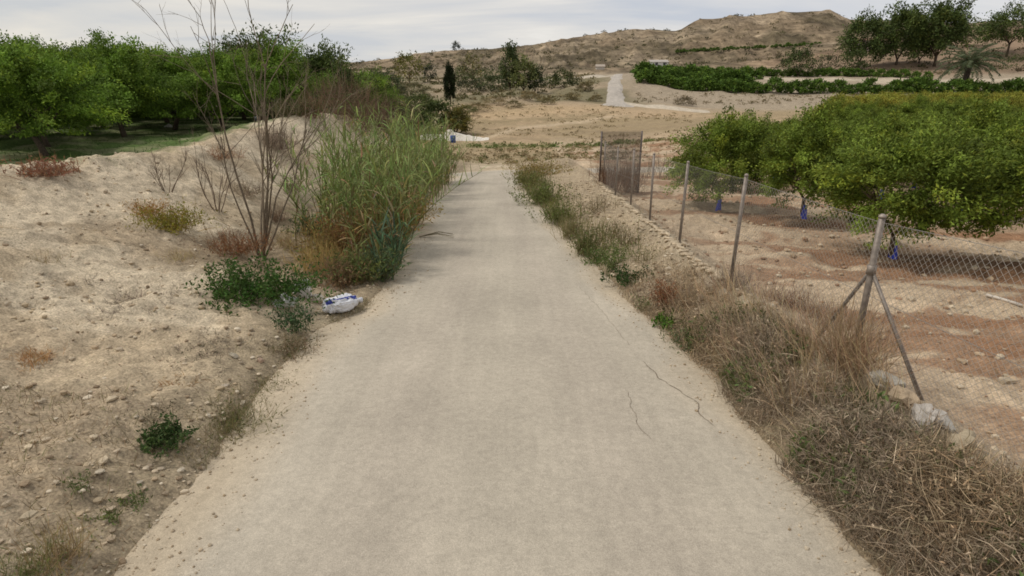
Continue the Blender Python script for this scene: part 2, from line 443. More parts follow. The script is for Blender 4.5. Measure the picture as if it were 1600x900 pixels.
def ground_mat():
    m = bpy.data.materials.new('soil'); m.use_nodes = True
    t = m.node_tree; b = t.nodes['Principled BSDF']
    b.inputs['Roughness'].default_value = 0.95; b.inputs['Specular IOR Level'].default_value = 0.1
    a = N(t, 'ShaderNodeAttribute', attribute_name='col')
    tcn = N(t, 'ShaderNodeTexCoord')
    last = a.outputs['Color']
    for sc_, det, lo, hi, f0, f1 in ((1.3, 6, 0.80, 1.17, .3, .7), (9.0, 6, 0.70, 1.25, .3, .7), (48.0, 4, 0.55, 1.34, .3, .7)):
        nz = N(t, 'ShaderNodeTexNoise'); nz.inputs['Scale'].default_value = sc_; nz.inputs['Detail'].default_value = det; nz.inputs['Roughness'].default_value = 0.65
        t.links.new(tcn.outputs['Object'], nz.inputs['Vector'])
        mr = N(t, 'ShaderNodeMapRange'); t.links.new(nz.outputs['Fac'], mr.inputs['Value'])
        mr.inputs['From Min'].default_value = f0; mr.inputs['From Max'].default_value = f1; mr.inputs['To Min'].default_value = lo; mr.inputs['To Max'].default_value = hi
        mu = N(t, 'ShaderNodeMix', data_type='RGBA', blend_type='MULTIPLY'); mu.inputs[0].default_value = 1
        t.links.new(last, mu.inputs[6]); t.links.new(mr.outputs[0], mu.inputs[7]); last = mu.outputs[2]
    # pale grit
    vo = N(t, 'ShaderNodeTexVoronoi'); vo.inputs['Scale'].default_value = 38; t.links.new(tcn.outputs['Object'], vo.inputs['Vector'])
    gr = N(t, 'ShaderNodeMapRange'); t.links.new(vo.outputs['Distance'], gr.inputs['Value'])
    gr.inputs['From Min'].default_value = 0.10; gr.inputs['From Max'].default_value = 0.22; gr.inputs['To Min'].default_value = 0.35; gr.inputs['To Max'].default_value = 0.0
    mg = N(t, 'ShaderNodeMix', data_type='RGBA'); t.links.new(gr.outputs[0], mg.inputs[0]); t.links.new(last, mg.inputs[6])
    mul = N(t, 'ShaderNodeMix', data_type='RGBA', blend_type='MULTIPLY'); mul.inputs[0].default_value = 1
    t.links.new(last, mul.inputs[6]); t.links.new(vo.outputs['Color'], mul.inputs[7])
    ad = N(t, 'ShaderNodeMix', data_type='RGBA', blend_type='ADD'); ad.inputs[0].default_value = 0.8
    t.links.new(mul.outputs[2], ad.inputs[6]); t.links.new(last, ad.inputs[7])
    t.links.new(ad.outputs[2], mg.inputs[7])
    t.links.new(mg.outputs[2], b.inputs['Base Color'])
    n2 = N(t, 'ShaderNodeTexNoise'); n2.inputs['Scale'].default_value = 28; n2.inputs['Detail'].default_value = 8; n2.inputs['Roughness'].default_value = 0.7
    t.links.new(tcn.outputs['Object'], n2.inputs['Vector'])
    bp = N(t, 'ShaderNodeBump'); bp.inputs['Strength'].default_value = 0.7; bp.inputs['Distance'].default_value = 0.03
    t.links.new(n2.outputs['Fac'], bp.inputs['Height']); t.links.new(bp.outputs[0], b.inputs['Normal'])
    return m
def hill_mat():
    m = bpy.data.materials.new('hill_soil'); m.use_nodes = True
    t = m.node_tree; b = t.nodes['Principled BSDF']
    b.inputs['Roughness'].default_value = 0.95; b.inputs['Specular IOR Level'].default_value = 0.05
    a = N(t, 'ShaderNodeAttribute', attribute_name='col'); tcn = N(t, 'ShaderNodeTexCoord'); last = a.outputs['Color']
    for vs, sc_, lo, hi in (((.10, .10, 1), .55, .60, 1.28), ((1, .3, .35), .11, .58, 1.32), ((1, .5, .7), .32, .55, 1.32), ((1, 1, 1), 1.4, .70, 1.22)):
        mp = N(t, 'ShaderNodeMapping'); mp.inputs['Scale'].default_value = vs; t.links.new(tcn.outputs['Object'], mp.inputs[0])
        nz = N(t, 'ShaderNodeTexNoise'); nz.inputs['Scale'].default_value = sc_; nz.inputs['Detail'].default_value = 6; nz.inputs['Roughness'].default_value = .65
        t.links.new(mp.outputs[0], nz.inputs['Vector'])
        mr = N(t, 'ShaderNodeMapRange'); t.links.new(nz.outputs['Fac'], mr.inputs['Value'])
        mr.inputs['From Min'].default_value = .3; mr.inputs['From Max'].default_value = .7; mr.inputs['To Min'].default_value = lo; mr.inputs['To Max'].default_value = hi
        mu = N(t, 'ShaderNodeMix', data_type='RGBA', blend_type='MULTIPLY'); mu.inputs[0].default_value = 1
        t.links.new(last, mu.inputs[6]); t.links.new(mr.outputs[0], mu.inputs[7]); last = mu.outputs[2]
    t.links.new(last, b.inputs['Base Color'])
    n2 = N(t, 'ShaderNodeTexNoise'); n2.inputs['Scale'].default_value = .4; n2.inputs['Detail'].default_value = 7; t.links.new(tcn.outputs['Object'], n2.inputs['Vector'])
    bp = N(t, 'ShaderNodeBump'); bp.inputs['Strength'].default_value = .8; bp.inputs['Distance'].default_value = 1.5
    t.links.new(n2.outputs['Fac'], bp.inputs['Height']); t.links.new(bp.outputs[0], b.inputs['Normal'])
    return m
M_SOIL = ground_mat()
M_HILL = hill_mat()

def road_mat():
    m = bpy.data.materials.new('dusty_paving'); m.use_nodes = True
    t = m.node_tree; b = t.nodes['Principled BSDF']
    b.inputs['Roughness'].default_value = 0.9; b.inputs['Specular IOR Level'].default_value = 0.15
    a = N(t, 'ShaderNodeAttribute', attribute_name='col')
    tcn = N(t, 'ShaderNodeTexCoord')
    last = a.outputs['Color']
    for vs, sc_, det, lo, hi in (((1.6, 0.16, 1), 1.6, 5, 0.94, 1.05), ((1, 1, 1), 0.7, 5, 0.87, 1.09), ((1, 1, 1), 14.0, 5, 0.90, 1.09), ((1, 1, 1), 38.0, 4, 0.90, 1.08), ((1, 1, 1), 130.0, 3, 0.78, 1.2), ((3.0, .10, 1), 2.6, 4, 0.96, 1.035)):
        mp = N(t, 'ShaderNodeMapping'); mp.inputs['Scale'].default_value = vs; t.links.new(tcn.outputs['Object'], mp.inputs[0])
        nz = N(t, 'ShaderNodeTexNoise'); nz.inputs['Scale'].default_value = sc_; nz.inputs['Detail'].default_value = det; nz.inputs['Roughness'].default_value = 0.6
        t.links.new(mp.outputs[0], nz.inputs['Vector'])
        mr = N(t, 'ShaderNodeMapRange'); t.links.new(nz.outputs['Fac'], mr.inputs['Value'])
        mr.inputs['From Min'].default_value = .3; mr.inputs['From Max'].default_value = .7; mr.inputs['To Min'].default_value = lo; mr.inputs['To Max'].default_value = hi
        mu = N(t, 'ShaderNodeMix', data_type='RGBA', blend_type='MULTIPLY'); mu.inputs[0].default_value = 1
        t.links.new(last, mu.inputs[6]); t.links.new(mr.outputs[0], mu.inputs[7]); last = mu.outputs[2]
    t.links.new(last, b.inputs['Base Color'])
    n2 = N(t, 'ShaderNodeTexNoise'); n2.inputs['Scale'].default_value = 90; n2.inputs['Detail'].default_value = 6
    t.links.new(tcn.outputs['Object'], n2.inputs['Vector'])
    bp = N(t, 'ShaderNodeBump'); bp.inputs['Strength'].default_value = 0.35; bp.inputs['Distance'].default_value = 0.01
    t.links.new(n2.outputs['Fac'], bp.inputs['Height']); t.links.new(bp.outputs[0], b.inputs['Normal'])
    return m
M_ROAD = road_mat()

# ------------------------------------------------------------------ naming helpers
def tag(o, label=None, cat=None, group=None, kind=None):
    if label: o['label'] = label
    if cat: o['category'] = cat
    if group: o['group'] = group
    if kind: o['kind'] = kind
    return o
def empty(name, loc, rz=0.0, sc=1.0):
    o = bpy.data.objects.new(name, None); COL.objects.link(o)
    o.location = loc; o.rotation_euler = (0, 0, rz); o.scale = (sc, sc, sc)
    o.empty_display_size = 0.2
    return o
def part(name, me, parent):
    o = bpy.data.objects.new(name, me); COL.objects.link(o); o.parent = parent
    return o

# ------------------------------------------------------------------ ground sheet, bank, hill
def axis(a0, a1, fine, lo, hi, g):
    c = list(np.arange(a0, a1, fine)); s = fine
    p = c[-1]
    while p < hi: s *= g; p += s; c.append(p)
    p, s, l = c[0], fine, []
    while p > lo: s *= g; p -= s; l.append(p)
    return np.array(l[::-1] + c)
gx = axis(-9.5, 5.5, 0.05, -900, 900, 1.036)
gy = axis(1.6, 11.0, 0.05, -18, 1500, 1.0135)
X, Y = np.meshgrid(gx, gy)
Z = H(X, Y)
V = np.stack([X, Y, Z], -1).reshape(-1, 3)
nx, ny = len(gx), len(gy)
ii = np.arange(nx * ny).reshape(ny, nx)
Q = np.stack([ii[:-1, :-1], ii[:-1, 1:], ii[1:, 1:], ii[1:, :-1]], -1)

def lerp(a, b, k): return a * (1 - k[..., None]) + b * k[..., None]
def C(*c): return np.array(c, float)
n_a = fbm(X * 0.35, Y * 0.35, 4); n_b = fbm(X * 1.7 + 3, Y * 1.7, 4); n_c = fbm(X * 0.06 + 8, Y * 0.06, 4); n_d = fbm(X * 0.9 - 7, Y * 0.9, 4)
BANK = C(.585, .485, .345); BROWN = C(.33, .25, .165); GRAVEL = C(.40, .315, .21)
g = np.broadcast_to(BANK, X.shape + (3,)).copy()
g = lerp(g, C(.43, .33, .21), 0.6 * sstep(.1, .7, fbm(X * .8 + 70, Y * .8 + 9, 4)))
g = lerp(g, BROWN, 0.5 * sstep(0.25, 0.95, n_a + 0.4 * n_b))
L_, R_ = xl(Y), xr(Y)
oL, oR = L_ - X, X - R_
nearm = sstep(42, 34, Y)
# darker, littered strip along the left road edge; reed hollow darkened by litter and painted-in shade
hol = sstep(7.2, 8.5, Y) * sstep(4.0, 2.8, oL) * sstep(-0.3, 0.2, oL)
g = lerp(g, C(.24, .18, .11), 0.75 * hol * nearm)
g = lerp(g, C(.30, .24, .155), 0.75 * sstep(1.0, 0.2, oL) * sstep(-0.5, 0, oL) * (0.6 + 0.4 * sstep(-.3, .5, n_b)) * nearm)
# right verge and orchard soil
lipm = X - xlip(Y)
rv = sstep(-0.3, 0.1, oR) * nearm
g = lerp(g, GRAVEL, rv)
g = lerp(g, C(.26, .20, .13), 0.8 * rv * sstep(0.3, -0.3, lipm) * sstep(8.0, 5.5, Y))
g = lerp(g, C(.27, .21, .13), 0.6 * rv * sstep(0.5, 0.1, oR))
SOIL = C(.52, .40, .27); RED = C(.265, .135, .07)
orc = sstep(0.05, 0.5, lipm) * sstep(60, 45, Y) * (X > 0)
g = lerp(g, SOIL, orc)
band = np.sin((Y + 0.55 * X) * 1.45 + 1.2 * n_d)
red = sstep(0.15, 0.8, band + 0.5 * n_b) * sstep(0.3, 1.5, lipm) * sstep(3.6, 4.6, X + 0.25 * Y - 0.3)
under = sstep(4.5, 6.5, X - 0.1 * (Y - 12)) * sstep(-0.1, .5, n_d + 0.5 * n_b) * sstep(8.5, 10.5, Y)
pat = sstep(0.22, .6, fbm(X * .45 + 60 + .5 * Y, Y * 1.5 + 3, 4)) * sstep(3.3, 4.2, X) * sstep(12, 9, Y)
g = lerp(g, RED, np.clip(0.72 * pat + 0.68 * red + 0.45 * under, 0, 0.85) * orc)
g = lerp(g, C(.55, .47, .35), 0.6 * np.exp(-(lipm / 0.13) ** 2) * sstep(26, 20, Y) * (Y > 0) * (X > 0))
# left orchard: green sward
GRS = C(.095, .145, .04)
xcv = np.interp(Y, [0, 10, 12, 15, 19, 23, 26, 30], [-8.9, -8.8, -8.2, -8.1, -8.6, -8.6, -7.8, -8.2])
lo_ = sstep(0.3, 1.3, (xcv - X) + 0.5 * n_b) * sstep(95, 60, Y)
g = lerp(g, GRS, lo_ * (0.72 + 0.28 * sstep(-.4, .4, n_d)))
# valley field beyond the bend
fm = sstep(35, 42, Y) * (1 - lo_) * (1 - orc)
FIELD = lerp(np.broadcast_to(C(.46, .335, .205), X.shape + (3,)), C(.35, .265, .155), sstep(-0.2, 0.6, n_c + 0.4 * n_d))
FIELD = lerp(FIELD, C(.22, .19, .10), 0.35 * sstep(52, 40, Y) + 0 * X)
FIELD = lerp(FIELD, C(.24, .24, .10), 0.6 * np.exp(-((Y - 51 - 0.5 * n_a) / 1.4) ** 2) * sstep(-6, -3, X))
rowsf = 0.5 + 0.5 * np.sin(Y * 1.25 + 0.7 * n_a)
FIELD = lerp(FIELD, C(.30, .225, .14), 0.45 * rowsf * sstep(74, 66, Y) * sstep(52, 55, Y))
def pstrip(pix, wd):
    pts = np.array([gp0(*p) for p in pix]); yy_ = np.interp(X, pts[:, 0], pts[:, 1]); return np.exp(-((Y - yy_) / wd) ** 2) * sstep(pts[0, 0] - 2, pts[0, 0] + 2, X) * sstep(pts[-1, 0] + 2, pts[-1, 0] - 2, X)
gp0 = lambda u, v, y: at(u, v, y)[:2]
FIELD = lerp(FIELD, C(.54, .42, .28), 0.8 * pstrip([(748,220,56),(812,201,67),(920,189,74),(965,180,80)], 1.6 + .4 * n_d))
FIELD = lerp(FIELD, C(.50, .36, .21), 0.7 * pstrip([(735,180,79),(800,176,82),(880,172,85),(962,164,93)], 4.0))
FIELD = lerp(FIELD, C(.24, .19, .10), 0.5 * pstrip([(735,192,73),(800,189,74),(900,183,77),(960,174,84)], 1.5 + .5 * n_d))
g = lerp(g, FIELD, fm)
scrub = sstep(86, 100, Y + 0.08 * np.abs(X) * (X > 25))
SCR = lerp(np.broadcast_to(C(.345, .27, .18), X.shape + (3,)), C(.21, .18, .105), sstep(-0.15, 0.55, fbm(X * .12, Y * .12, 4)))
rightb = sstep(14, 22, X - 0.03 * Y)
SCR = lerp(SCR, C(.37, .30, .215), rightb)
g = lerp(g, SCR, scrub)
hl_ = sstep(170, 215, Y)
HILL = lerp(np.broadcast_to(C(.265, .20, .13), X.shape + (3,)), C(.17, .135, .085), sstep(-0.3, 0.6, fbm(X * .06, Y * .03, 5)))
HILL = lerp(HILL, C(.41, .32, .22), 0.65 * sstep(0.1, 0.7, fbm(X * .035 + 4, Y * .05, 4)))
g = lerp(g, HILL, hl_)
g = lerp(g, C(.29, .19, .12), 0.7 * sstep(70, 95, X) * sstep(140, 155, Y) * sstep(240, 200, Y))
g = np.clip(g, 0.01, 0.9)
GC = g.reshape(-1, 3)

# vertex normals of the whole sheet, so the pieces join without a seam
dZy, dZx = np.gradient(Z, gy, gx)
NRM = unit(np.stack([-dZx, -dZy, np.ones_like(Z)], -1)).reshape(-1, 3)
cyx, cyy = 0.25 * (X[:-1, :-1] + X[1:, 1:] + X[1:, :-1] + X[:-1, 1:]), 0.25 * (Y[:-1, :-1] + Y[1:, 1:] + Y[1:, :-1] + Y[:-1, 1:])
oLc = xl(cyy) - cyx
bank_m = (oLc > 0.02) & (cyx > np.interp(cyy, [0, 10, 12, 15, 19, 23, 26, 30], [-8.9, -8.8, -8.2, -8.1, -8.6, -8.6, -7.8, -8.2]) - 0.6) & (cyy < 28)
hill_m = cyy > 200
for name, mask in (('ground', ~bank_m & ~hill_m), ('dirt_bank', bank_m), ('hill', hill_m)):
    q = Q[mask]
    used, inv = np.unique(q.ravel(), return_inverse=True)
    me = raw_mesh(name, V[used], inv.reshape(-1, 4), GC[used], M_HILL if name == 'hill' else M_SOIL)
    me.normals_split_custom_set_from_vertices(NRM[used].astype(np.float32))
    o = bpy.data.objects.new(name, me); COL.objects.link(o); tag(o, kind='structure')

# ------------------------------------------------------------------ road
yy = np.concatenate([np.linspace(-12, 1, 14), np.linspace(1.4, 28.5, 150)])
le = np.stack([xl(yy) - 0.22, yy], -1); re = np.stack([xr(yy) + 0.20, yy], -1)
k = np.linspace(0, 1, 30)[1:]
def spl(pts):
    pts = np.array(pts, float); d = np.concatenate([[0], np.cumsum(np.linalg.norm(np.diff(pts, axis=0), axis=1))]); d /= d[-1]
    return np.stack([np.interp(k, d, pts[:, 0]), np.interp(k, d, pts[:, 1])], -1)
le = np.concatenate([le, spl([le[-1], (-3.62, 29.4), (-3.3, 30.6), (-2.6, 31.7), (-1.7, 32.5), (-.5, 33.1), (1.2, 33.5), (4, 34.0), (11, 35.2)])])
re = np.concatenate([re, spl([re[-1], (.95, 28.9), (1.05, 29.2), (1.25, 29.5), (1.6, 29.8), (2.2, 30.0), (3.2, 30.2), (5, 30.5), (11, 31.3)])])
ns = 45
tt = np.linspace(0, 1, ns)
P = le[:, None] * (1 - tt[None, :, None]) + re[:, None] * tt[None, :, None]
rx, ry = P[..., 0], P[..., 1]
rz_ = zr(ry) + 0.006 + 0.006 * fbm(rx * 0.7, ry * 0.5, 3) + 0.02 * (1 - (2 * tt[None] - 1) ** 2)
rz_ = rz_ - 0.05 * (np.abs(2 * tt[None] - 1) > 0.985)
rc = np.broadcast_to(C(.452, .398, .314), rx.shape + (3,)).copy()
track = np.exp(-((tt[None] - 0.32) / 0.09) ** 2) + np.exp(-((tt[None] - 0.70) / 0.09) ** 2) + 0 * rx
rc = lerp(rc, C(.425, .37, .295), 0.75 * np.clip(track, 0, 1))
rc = lerp(rc, C(.49, .40, .28), 0.8 * (1 - sstep(0.02, 0.17, tt[None] + 0.05 * fbm(rx * 1.3, ry * .6, 3)) + 1 - sstep(0.02, 0.15, 1 - tt[None] + 0.05 * fbm(rx * 1.3 + 7, ry * .6, 3))).clip(0, 1))
rc = rc * (1 - 0.13 * sstep(9, 4.5, ry)[..., None] * 0)
nr = len(P)
ir = np.arange(nr * ns).reshape(nr, ns)
qr = np.stack([ir[:-1, :-1], ir[:-1, 1:], ir[1:, 1:], ir[1:, :-1]], -1).reshape(-1, 4)
road = bpy.data.objects.new('road', raw_mesh('road', np.stack([rx, ry, rz_], -1).reshape(-1, 3), qr, rc.reshape(-1, 3), M_ROAD))
COL.objects.link(road); tag(road, kind='structure')
def road_z(x, y):
    t = (x - xl(y) + 0.22) / (xr(y) - xl(y) + 0.42)
    return zr(y) + 0.006 + 0.006 * fbm(np.array([x]) * 0.7, np.array([y]) * 0.5, 3)[0] + 0.02 * (1 - (2 * t - 1) ** 2)
def crack(pix, wd):
    pts = np.array([road_pt(*p) for p in pix])
    d = np.concatenate([[0], np.cumsum(np.linalg.norm(np.diff(pts, axis=0), axis=1))])
    s = np.linspace(0, d[-1], 60)
    x = np.interp(s, d, pts[:, 0]) + 0.018 * fbm(s * 7, s * 0 + pix[0][0], 4); y = np.interp(s, d, pts[:, 1]) + 0.02 * fbm(s * 6 + 9, s * 0 + 2, 4)
    ww = wd * (0.35 + 0.8 * rng.random(60)) * np.clip(np.minimum(s, d[-1] - s) * 8, 0.15, 1)
    z = np.array([road_z(a, b) for a, b in zip(x, y)]) + 0.004
    v = np.stack([np.stack([x - ww, y, z], -1), np.stack([x + ww, y, z], -1)], 1).reshape(-1, 3)
    mb = MB(); mb.add(v, np.array([[2*i, 2*i+1, 2*i+3, 2*i+2] for i in range(59)]), C(.22, .18, .135))
    mb.build('crack', M_STONE, road)
crack([(1005, 568), (1035, 598), (1062, 615), (1088, 632), (1092, 648), (1118, 672)], 0.006)
crack([(978, 610), (985, 640), (998, 668), (1018, 692)], 0.003)
crack([(905, 450), (940, 490), (985, 545)], 0.0022)
# far lanes, draped on the land
def lane(name, edge_a, edge_b, col, off=0.10, n=40):
    A = np.array(edge_a, float); B_ = np.array(edge_b, float)
    def rs(p):
        d = np.concatenate([[0], np.cumsum(np.linalg.norm(np.diff(p, axis=0), axis=1))]); s = np.linspace(0, d[-1], n)
        return np.stack([np.interp(s, d, p[:, 0]), np.interp(s, d, p[:, 1])], -1)
    A, B_ = rs(A), rs(B_); t = np.linspace(0, 1, 7)
    q_ = np.linspace(0, 9, n); A[:, 0] += .45 * fbm(q_, q_ * 0 + A[0, 0], 3); B_[:, 0] += .45 * fbm(q_ + 50, q_ * 0 + A[0, 0], 3)
    P = A[:, None] * (1 - t[None, :, None]) + B_[:, None] * t[None, :, None]
    z = H(P[..., 0], P[..., 1]) + off
    z[:, 0] -= 2 * off; z[:, -1] -= 2 * off; z[0] -= 1.6 * off; z[-1] -= 1.6 * off
    i_ = np.arange(n * 7).reshape(n, 7)
    q = np.stack([i_[:-1, :-1], i_[:-1, 1:], i_[1:, 1:], i_[1:, :-1]], -1).reshape(-1, 4)
    o = bpy.data.objects.new(name, raw_mesh(name, np.stack([P[..., 0], P[..., 1], z], -1).reshape(-1, 3), q, np.tile(C(*col), (n * 7, 1)), M_SOIL))
    COL.objects.link(o); tag(o, kind='structure')
def gp(u, v, y): p = at(u, v, y); return (p[0], p[1])
lane('road', [gp(928,166,91), gp(940,160,95), gp(944,148,108), gp(949,134,126), gp(956,120,150)], [gp(1000,166,92), gp(985,161,96), gp(974,148,108), gp(970,134,126), gp(976,120,150)], (.47, .42, .36), 0.14)
lane('path', [gp(962,161,95), gp(1040,171,90), gp(1110,178,86)], [gp(966,158,98), gp(1040,168,94), gp(1110,174,90)], (.56, .48, .37), 0.12)
lane('path', [gp(800,122,148), gp(900,122,148), gp(975,121,148)], [gp(800,120,153), gp(900,119,153), gp(975,118,153)], (.52, .45, .35), 0.14)
lane('path', [gp(1165,123,132), gp(1350,124,130), gp(1640,124,128)], [gp(1165,118,142), gp(1350,119,140), gp(1640,119,138)], (.50, .42, .31), 0.15)

# ------------------------------------------------------------------ gravel, stones and clods (uncountable)
def gravel(name, xs, ys, smin, smax, cols, sink=0.3):
    v, f = ICO1
    n = len(xs); z = H(xs, ys)
    s = smin * (smax / smin) ** (rng.random(n) ** 2.2)
    sc3 = s[:, None] * (0.6 + 0.7 * rng.random((n, 3))) * np.array([1, 1, 0.7])
    vv = v[None] * sc3[:, None] * (0.8 + 0.4 * rng.random((n, len(v), 1)))
    a = rng.random(n) * 6.28; ca_, sa = np.cos(a)[:, None], np.sin(a)[:, None]
    vv = np.stack([vv[..., 0] * ca_ - vv[..., 1] * sa, vv[..., 0] * sa + vv[..., 1] * ca_, vv[..., 2]], -1)
    vv += np.stack([xs, ys, z + s * 0.45 * (1 - sink)], -1)[:, None]
    c = np.array(cols)[rng.integers(0, len(cols), n)] * (0.8 + 0.4 * rng.random((n, 1)))
    mb = MB(); mb.add(vv.reshape(-1, 3), (np.arange(n)[:, None, None] * len(v) + f[None]).reshape(-1, 3), np.repeat(c, len(v), 0))
    o = mb.build(name, M_STONE, smooth=False); tag(o, kind='stuff'); return o
PALE = [(.52, .43, .31), (.56, .48, .36), (.46, .37, .26), (.38, .29, .19), (.50, .41, .29), (.27, .20, .13), (.33, .26, .18)]
n = 5200
yb = 2.0 + 12 * rng.random(n) ** 1.5; xb = xl(yb) - 0.05 - 7.5 * rng.random(n) ** 1.5
o = gravel('gravel', xb, yb, 0.006, 0.036, PALE); tag(o, 'pale grit and small stones strewn over the left dirt bank', 'gravel')
n = 1500
yb = 2.2 + 11 * rng.random(n) ** 1.2; xb = xl(yb) - .3 - 6.5 * rng.random(n); k_ = fbm(xb * .7 + 13, yb * .7, 3) > -.1
o = gravel('clods', xb[k_], yb[k_], 0.012, 0.046, [(.55, .45, .31), (.48, .38, .25), (.40, .31, .2)], .55); tag(o, 'crusted earth clods broken loose on the left dirt bank', 'clods')
n = 3600
yb = 5.6 + 17 * rng.random(n) ** 1.3; xb = xr(yb) + 0.02 + (xlip(yb) + 0.25 - xr(yb)) * rng.random(n)
o = gravel('gravel', xb, yb, 0.007, 0.05, PALE); tag(o, 'pale rubble and pebbles along the right verge below the fence', 'gravel')
n = 2600
yb = 3.0 + 16 * rng.random(n) ** 1.2; xb = xlip(yb) + 0.3 + 9 * rng.random(n)
o = gravel('clods', xb, yb, 0.010, 0.07, [(.42, .31, .2), (.32, .2, .12), (.5, .41, .29)]); tag(o, 'loose soil clods on the orchard ground behind the fence', 'clods')
n = 2200
side = rng.random(n) < 0.55
yb = 2.2 + 12 * rng.random(n) ** 1.5
xb = np.where(side, xl(yb) - .12 + 0.6 * rng.random(n) ** 2, xr(yb) + .1 - 0.45 * rng.random(n) ** 2)
mbz = [road_z(a, b) for a, b in zip(xb, yb)]
v, f = ICO1
s = 0.004 * 4 ** (rng.random(n) ** 2)
vv = v[None] * s[:, None, None] * (0.7 + 0.5 * rng.random((n, len(v), 1))) + np.stack([xb, yb, np.array(mbz) + s * 0.3], -1)[:, None]
mb = MB(); mb.add(vv.reshape(-1, 3), (np.arange(n)[:, None, None] * len(v) + f[None]).reshape(-1, 3), np.repeat(np.array(PALE)[rng.integers(0, 5, n)], len(v), 0))
tag(mb.build('grit', M_STONE, smooth=False), 'scattered grit on the edges of the paved lane', 'grit', kind='stuff')

# ------------------------------------------------------------------ trees
def crown_mesh(name, seed, rx, rz, zc, nshoot, per, L, W, base, hue, mat=M_LEAF, inner=0.45, outer=1.12, droop=0.3, flat=0.0, spread=0.10, lump=0.22):
    global rng
    keep = rng; rng = np.random.default_rng(seed)
    d = unit(rng.normal(size=(nshoot, 3)))
    d[:, 2] = np.where(d[:, 2] < -0.75, -d[:, 2], d[:, 2])
    lum = 1 + lump * fbm(d[:, 0] * 2.3 + seed, d[:, 1] * 2.3 + d[:, 2] * 1.9, 3)
    ro = outer * lum * (0.82 + 0.30 * rng.random(nshoot))
    t = rng.random((nshoot, per)) ** 0.5
    r = (inner + (ro[:, None] - inner) * t)
    p = d[:, None] * r[..., None]
    wob = unit(rng.normal(size=(nshoot, 3)))
    p = p + wob[:, None] * 0.12 * (t ** 2)[..., None] + spread * rng.normal(size=(nshoot, per, 3))
    p = p * np.array([rx, rx, rz]); p[..., 2] += zc
    p[..., 2] = np.maximum(p[..., 2], zc - rz * (0.95 - flat) + 0.10 * rng.random((nshoot, per)))
    out_ = d[:, None] * np.array([1, 1, 0.8]) + 0.9 * rng.normal(size=(nshoot, per, 3)); out_[..., 2] -= droop
    sh = 1 + 0.30 * rng.normal(size=(nshoot, 1, 1)); lf = 1 + 0.20 * rng.normal(size=(nshoot, per, 1))
    yel = np.clip(rng.normal(0, 0.5, size=(nshoot, 1, 1)) + rng.normal(0, 0.5, size=(nshoot, per, 1)), 0, 2)
    c = np.array(base) * np.clip(sh * lf, 0.45, 1.8) * (1 + yel * np.array(hue))
    mb = MB()
    m = nshoot * per
    leaves(mb, p.reshape(m, 3), out_.reshape(m, 3), L * (0.7 + 0.6 * rng.random(m)), W * (0.7 + 0.6 * rng.random(m)), np.clip(c, 0.004, 0.9).reshape(m, 3), up=0.8)
    me = mb.mesh(name, mat, smooth=False)
    rng = keep
    return me

def trunk_mesh(seed, h, r0, nl, reach, top, col, lean=(0, 0), sides=7):
    r_ = np.random.default_rng(seed); mb = MB()
    p0 = np.array([0, 0, -0.12]); p1 = np.array([lean[0], lean[1], h])
    tube(mb, [p0, p0 * 0.5 + p1 * 0.5 + np.array([.02, .02, 0]), p1], [r0 * 1.25, r0, r0 * 0.9], C(*col), sides)
    for k in range(nl):
        a = 6.283 * (k + 0.5 * r_.random()) / nl
        e_ = p1 + np.array([math.cos(a) * reach, math.sin(a) * reach, top * (0.8 + 0.4 * r_.random())])
        mid = p1 * 0.5 + e_ * 0.5 + np.array([math.cos(a), math.sin(a), -0.3]) * reach * 0.12
        tube(mb, [p1 - np.array([0, 0, 0.03]), mid, e_], [r0 * 0.62, r0 * 0.42, r0 * 0.14], C(*col), 5)
        for j in range(3):
            b = a + r_.normal() * 0.7; st = mid + (e_ - mid) * (0.1 + 0.4 * r_.random())
            tube(mb, [st, st + np.array([math.cos(b) * reach * .6, math.sin(b) * reach * .6, top * 0.5 * r_.random()])], [r0 * .25, r0 * .08], C(*col), 4)
    return mb.mesh('trunk', M_BARK)

def copy_tree(root, loc, rz, sc=1.0):
    r = root.copy(); COL.objects.link(r); r.location = loc; r.rotation_euler = (0, 0, rz); r.scale = (sc, sc, sc)
    for ch in root.children:
        c = ch.copy(); COL.objects.link(c); c.parent = r
    return r

# right-hand peach orchard
GREEN = (.150, .208, .032)
PEACH = [crown_mesh('crown', 20 + k, 1.38, 1.12, 1.50, 165, 170, 0.092, 0.042, GREEN, (0.42, 0.22, 0.1), flat=0.02, lump=.44, spread=.070, inner=.5) for k in range(4)]
PEACHY = [crown_mesh('crown', 40 + k, 1.34, 1.10, 1.62, 170, 44, 0.15, 0.06, (.235, .25, .04), (0.38, 0.12, 0.1), flat=0.04) for k in range(2)]
PTR = [trunk_mesh(60 + k, 0.55, 0.052, 4, 0.8, 1.0, (.13, .095, .065), lean=(0.05 * k, 0.03)) for k in range(3)]
def guard_mesh():
    mb = MB(); a = np.linspace(0, 2 * np.pi, 12, endpoint=False)
    zz = [-0.03, 0.12, 0.26, 0.38]; rr = [0.095, 0.082, 0.066, 0.06]
    v = np.array([[r * (1 + 0.06 * math.sin(3 * t + z * 9)) * math.cos(t) + 0.06 * z, r * math.sin(t), z] for z, r in zip(zz, rr) for t in a])
    vi = np.array([[r * 0.93 * math.cos(t) + 0.06 * z, r * 0.93 * math.sin(t), z] for z, r in zip(zz[::-1], rr[::-1]) for t in a])
    v = np.concatenate([v, vi]); q = [[i*12+j, i*12+(j+1) % 12, (i+1)*12+(j+1) % 12, (i+1)*12+j] for i in range(7) for j in range(12)]
    mb.add(v, np.array(q), C(.035, .07, .58)); return mb.mesh('trunk_guard', M_PLASTIC)
GUARD = guard_mesh()
